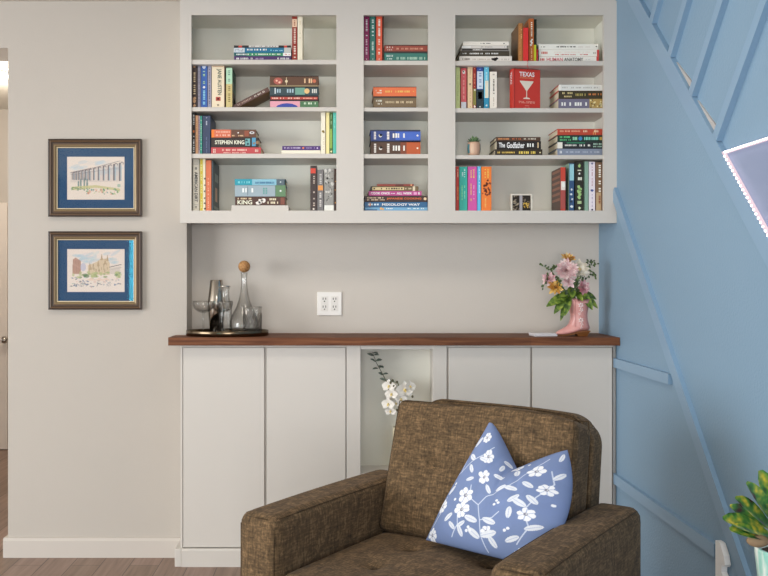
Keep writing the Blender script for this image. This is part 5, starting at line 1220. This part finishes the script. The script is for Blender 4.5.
# ------------------------------------------------------------------ floral pillow
cv = Canvas(330, 330, '#7486ae')
def LF(x, y, a, L, w_, c='#dfe3ea', al=.95):
    cv.ell(x + math.cos(a) * L * .5, y + math.sin(a) * L * .5, L * .5, w_ * .5, a, c, al)
def FL(x, y, r, n=6, seed=0, side=0):
    R = random.Random(seed)
    for k in range(n):
        a = 2*PI*k/n + R.uniform(-.25, .25)
        cv.ell(x + math.cos(a) * r * .58, y + math.sin(a) * r * .58 * (1 - .4 * side), r * R.uniform(.4, .52), r * R.uniform(.32, .42), a, '#e9ebf0', 1)
    for k in range(n): 
        a = 2*PI*(k + .5)/n; cv.line([(x + math.cos(a)*r*.3, y + math.sin(a)*r*.3), (x + math.cos(a)*r*.85, y + math.sin(a)*r*.85)], .0025, '#9fadd0', .9)
    cv.ell(x, y, r * .24, r * .24, 0, '#7d8094', 1); cv.ell(x + .004, y + .003, r * .1, r * .1, 0, '#dcdde0', 1)
def stem(pts): cv.line(pts, .0042, '#c9d2e4', .95)
for i in range(60):        # faint cloth variation
    cv.ell(R.random(), R.random(), .08, .05, R.uniform(0, 3), R.choice(['#8296c4', '#7488ba']), .12)
stem([(.62, .02), (.56, .12), (.52, .24), (.46, .36), (.50, .46), (.58, .54), (.66, .62), (.70, .70)])
stem([(.46, .36), (.34, .40), (.30, .5)]); stem([(.52, .24), (.62, .28), (.66, .34)]); stem([(.02, .50), (.10, .56), (.16, .68), (.24, .78), (.28, .9)])
stem([(.10, .56), (.06, .66)]); stem([(.84, .12), (.88, .26), (.82, .38), (.86, .52)]); stem([(.86, .52), (.93, .66), (.90, .78)]); stem([(.30, .06), (.34, .16), (.30, .26)])
stem([(.06, .10), (.12, .22), (.10, .34)]); stem([(.70, .70), (.78, .84), (.86, .92)])
for x, y, r, s_ in ((.30, .40, .070, 1), (.33, .28, .066, 2), (.38, .62, .066, 3), (.30, .80, .062, 4), (.80, .78, .064, 5), (.10, .26, .056, 6), (.84, .36, .055, 7), (.90, .60, .052, 8), (.60, .16, .050, 9), (.14, .90, .045, 10), (.60, .90, .05, 11), (.08, .04, .05, 12), (.88, .05, .05, 13)): FL(x, y, r, 6 if s_ % 2 else 7, s_)
for x, y, a, L in ((.52, .50, 2.4, .10), (.56, .54, .9, .10), (.62, .60, -.3, .11), (.24, .60, 2.6, .09), (.22, .52, .6, .08), (.18, .70, 3.0, .10), (.22, .74, .2, .09), (.46, .70, .3, .11), (.48, .78, 1.6, .09), (.54, .26, -.2, .12), (.50, .22, 3.0, .12), (.56, .12, .4, .13), (.55, .10, 2.7, .12), (.34, .14, .8, .08), (.32, .12, 2.6, .08), (.10, .36, 1.2, .09), (.04, .44, 1.4, .07), (.70, .44, 1.0, .10), (.72, .48, -.5, .12), (.74, .30, 1.7, .10), (.86, .24, .6, .10), (.88, .46, 2.4, .10), (.92, .70, .9, .09), (.74, .66, -.6, .1), (.66, .74, 1.9, .1), (.44, .90, .5, .1), (.20, .16, .9, .09), (.40, .08, 2.2, .09), (.76, .12, .6, .1), (.70, .06, 2.4, .1), (.06, .78, 1.3, .1), (.94, .88, 1.2, .08)):
    LF(x, y, a, L, L * .42); cv.line([(x, y), (x + math.cos(a) * L * .9, y + math.sin(a) * L * .9)], .002, '#a8b5d4', .9)
for x, y in ((.60, .40), (.63, .42), (.61, .44), (.44, .16), (.46, .14), (.43, .13), (.74, .20), (.76, .22), (.22, .34), (.12, .46), (.70, .90), (.95, .48)): cv.ell(x, y, .012, .012, 0, '#e4e7ee', 1)
PA, PB_, PC, PD = Vector((.035, -.125, .815)), Vector((.275, -.150, .767)), Vector((-.092, -.262, .492)), Vector((.288, -.375, .515))
def pil(s, t, sg):
    # s along the width, t from the bottom up; pinched ("chopped") in the middle of its top edge
    b = PC.lerp(PD, s); tp_ = PA.lerp(PB_, s); p = b.lerp(tp_, t)
    n = (PD - PC).lerp(PB_ - PA, t).cross(PA - PC).normalized()
    if n.y > 0: n = -n
    ch_ = max(0, 1 - abs(s - .54) / .50) ** 1.25
    p = p + (b - tp_).normalized() * (0.098 * ch_ * t ** 2.2)
    ex = 1 - abs(2*s - 1) ** 2.6; et = 1 - abs(2*t - 1) ** 2.6
    h = 0.068 * max(0, ex * et) ** .55 * (1 - .55 * ch_ * t ** 3)
    h += 0.006 * math.sin(7 * s + 5 * t) * ex * et
    # creases falling from the pinch
    for (s0, k, w_) in ((.50, .10, .022), (.42, -.16, .03), (.60, .28, .03)):
        d = s - (s0 + k * (1 - t)); h -= 0.010 * math.exp(-(d / w_) ** 2) * t ** 1.6 * ex * et
    p = p + Vector((.042 * (1 - (2*t - 1) ** 2) * s ** 5, 0, .004 * s ** 4))
    p = p + (PC.lerp(PD, .5).lerp(PA.lerp(PB_, .5), .5) - p) * 0.045 * (1 - (2*t - 1) ** 2) * (max(0, 1 - 2*s) ** 4) + Vector((0, 0, 0))
    return p + n * h * (1.0 if sg > 0 else -.55)
M_pil = vcol_mat('floral_cotton', 0.8, 700)
po = painted('throw_pillow', cv, lambda u, v: pil(u, v, 1) , M_pil, None, back=lambda u, v: pil(u, v, -1) + Vector((0, .0005, 0)))
po.location = CH; po.rotation_euler = (0, 0, math.radians(-36))
tag(po, 'periwinkle blue throw pillow with white flowers propped in the brown armchair', 'pillow')

# ------------------------------------------------------------------ croton on a small table at the right edge
Yp = 1.62
pxc = wx(790, Yp); pz0 = wz(549, Yp)
tbz = 0.60
tt_ = thing('side_table', 'small round wooden side table under the potted croton', 'table', (pxc + .03, Yp, 0))
MB().lathe([(0, tbz - .022), (.155, tbz - .022), (.16, tbz - .016), (.16, tbz - .003), (.157, tbz), (0, tbz)], n=48).build('tabletop', M_oak, tt_)
for k in range(3):
    a = 2*PI*k/3 + .5; MB().tube([(.08*math.cos(a), .08*math.sin(a), tbz - .022), (.14*math.cos(a), .14*math.sin(a), 0)], [.014, .010], 12).build('leg', M_leg, tt_)
hp = pz0 - tbz
pr_ = thing('potted_croton', 'variegated croton in a pale aqua pot at the right edge', 'plant', (pxc, Yp, tbz + .0005))
mpot, nt, b = new_mat('aqua_glaze'); tcn = node(nt, 'ShaderNodeTexCoord'); mpn = node(nt, 'ShaderNodeMapping'); mpn.inputs['Scale'].default_value = (60, 60, 9); nn_ = node(nt, 'ShaderNodeTexNoise', Scale=1.0, Detail=3.0)
crn = node(nt, 'ShaderNodeValToRGB'); crn.color_ramp.elements[0].color = rgb('#8fc9bb'); crn.color_ramp.elements[1].color = rgb('#e6ebe4'); crn.color_ramp.elements[0].position = .38; crn.color_ramp.elements[1].position = .58
nt.links.new(tcn.outputs['Object'], mpn.inputs['Vector']); nt.links.new(mpn.outputs['Vector'], nn_.inputs['Vector']); nt.links.new(nn_.outputs['Fac'], crn.inputs['Fac']); nt.links.new(crn.outputs['Color'], b.inputs['Base Color']); b.inputs['Roughness'].default_value = .25
MB().lathe([(0, 0), (.042, 0), (.048, .004), (.060, hp - .004), (.060, hp), (.054, hp), (.050, hp - .012), (0, hp - .012)], n=40).build('pot', mpot, pr_)
MB().lathe([(0, hp - .011), (.0505, hp - .011), (0, hp - .006)], n=24).build('soil', paint('#4a3a2c', .9, 1.0), pr_)
def CP(px, py, Y): return P3(px, py, Y) - Vector((pxc, Yp, tbz + .0005))
mcr, nt, b = new_mat('croton_leaf'); tcn = node(nt, 'ShaderNodeTexCoord'); nn_ = node(nt, 'ShaderNodeTexNoise', Scale=42.0, Detail=2.0)
crn = node(nt, 'ShaderNodeValToRGB'); e = crn.color_ramp.elements; e[0].position = .30; e[0].color = rgb('#4a1f26'); e[1].position = .66; e[1].color = rgb('#d8c544')
for p_, c_ in ((.40, '#2f5a30'), (.50, '#4f8a3c'), (.57, '#8fa040')): k_ = e.new(p_); k_.color = rgb(c_)
nt.links.new(tcn.outputs['Object'], nn_.inputs['Vector']); nt.links.new(nn_.outputs['Fac'], crn.inputs['Fac']); nt.links.new(crn.outputs['Color'], b.inputs['Base Color']); b.inputs['Roughness'].default_value = .3
for (bx_, by_, tx_, ty_, dy, w_) in ((776, 528, 749.5, 482.5, -.02, .024), (776, 534, 738.5, 497, -.03, .025), (772, 530, 731, 504.5, .02, .020), (774, 537, 725.6, 517, -.035, .026), (778, 540, 732.5, 527.5, -.05, .022), (784, 530, 762, 470, .03, .026), (790, 528, 785, 462, 0, .028), (796, 530, 815, 470, -.02, .028), (800, 534, 842, 500, -.03, .028), (796, 540, 838, 528, -.05, .026), (790, 536, 800, 500, -.08, .026), (782, 538, 770, 505, -.07, .022)):
    MB().leaf(CP(bx_, by_, Yp), CP(tx_, ty_, Yp + dy), w_ * 1.6, Vector((0, -.6, .8)), .06, 8, .5).build('leaf', mcr, pr_, recalc=False)
MB().tube([CP(790, 560, Yp), CP(789, 545, Yp), CP(786, 532, Yp)], [.007, .006, .005], 8).build('stem', paint('#6a5a40', .7, 1.0), pr_)
q = MB(); q.sphere(CP(758, 541, Yp - .03), .014, 10, 8, (1.5, .8, .8)); q.tube([CP(758, 541, Yp - .03), CP(772, 540, Yp - .01), CP(786, 540, Yp)], .004, 6); q.build('dry_bud', paint('#8a7358', .8, 1.0), pr_)

# ================================================================== light
def area(name, loc, rot, sx, sy, power, colr):
    l = bpy.data.lights.new(name, 'AREA'); l.shape = 'RECTANGLE'; l.size = sx; l.size_y = sy; l.energy = power; l.color = colr
    o = bpy.data.objects.new(name, l); C.objects.link(o); o.location = loc; o.rotation_euler = rot; return o
def aim(loc, tgt): return (Vector(tgt) - Vector(loc)).to_track_quat('-Z', 'Y').to_euler()
L1 = (-5.2, -0.3, 1.35); area('window_daylight', L1, aim(L1, (1.0, 3.0, 1.0)), 3.0, 2.0, 160, (0.93, 0.97, 1.0))
area('front_fill', (-0.3, -3.45, 1.15), (PI/2, 0, 0), 1.8, 1.5, 75, (0.97, 0.98, 1.0))  # added fill lamp behind the camera, brightens shelf interiors and alcove
area('curtained_window_daylight', (-2.50, -3.46, 1.15), (PI/2, 0, 0), 0.22, 1.6, 8, (0.08, 0.75, 1.0))
for (x, y) in ((-0.75, 2.65), (0.3, 2.65), (0.1, 0.2)):
    l = bpy.data.lights.new('recessed_lamp', 'AREA'); l.shape = 'DISK'; l.size = 0.5; l.energy = 5; l.color = (1, .92, .82)
    o = bpy.data.objects.new('recessed_lamp', l); C.objects.link(o); o.location = (x, y, CEIL - .02)
l = bpy.data.lights.new('hall_lamp', 'POINT'); l.energy = 22; l.color = (1, .9, .78); l.shadow_soft_size = .15
o = bpy.data.objects.new('hall_lamp', l); C.objects.link(o); o.location = (wx(-6, 5.2), 5.2, CEIL - .22)
wd_ = bpy.data.worlds.new('room_beyond'); scene.world = wd_; wd_.use_nodes = True
bg = wd_.node_tree.nodes['Background']; bg.inputs['Color'].default_value = (1.0, 0.985, 0.965, 1); bg.inputs['Strength'].default_value = 1.3

cam = bpy.data.cameras.new('camera'); cam.sensor_width = 36; cam.lens = F / 768 * 36
cam.shift_x = (384 - VX) / 768; cam.shift_y = -(288 - VY) / 768; cam.clip_start = 0.02
co = bpy.data.objects.new('camera', cam); C.objects.link(co); co.location = (0, 0, H); co.rotation_euler = (PI/2, 0, 0)
scene.camera = co
scene.cycles.transparent_max_bounces = 40
vs_ = scene.view_settings
vs_.view_transform = 'Standard'; vs_.look = 'None'; vs_.gamma = 1; vs_.use_curve_mapping = False; vs_.exposure = 0.34
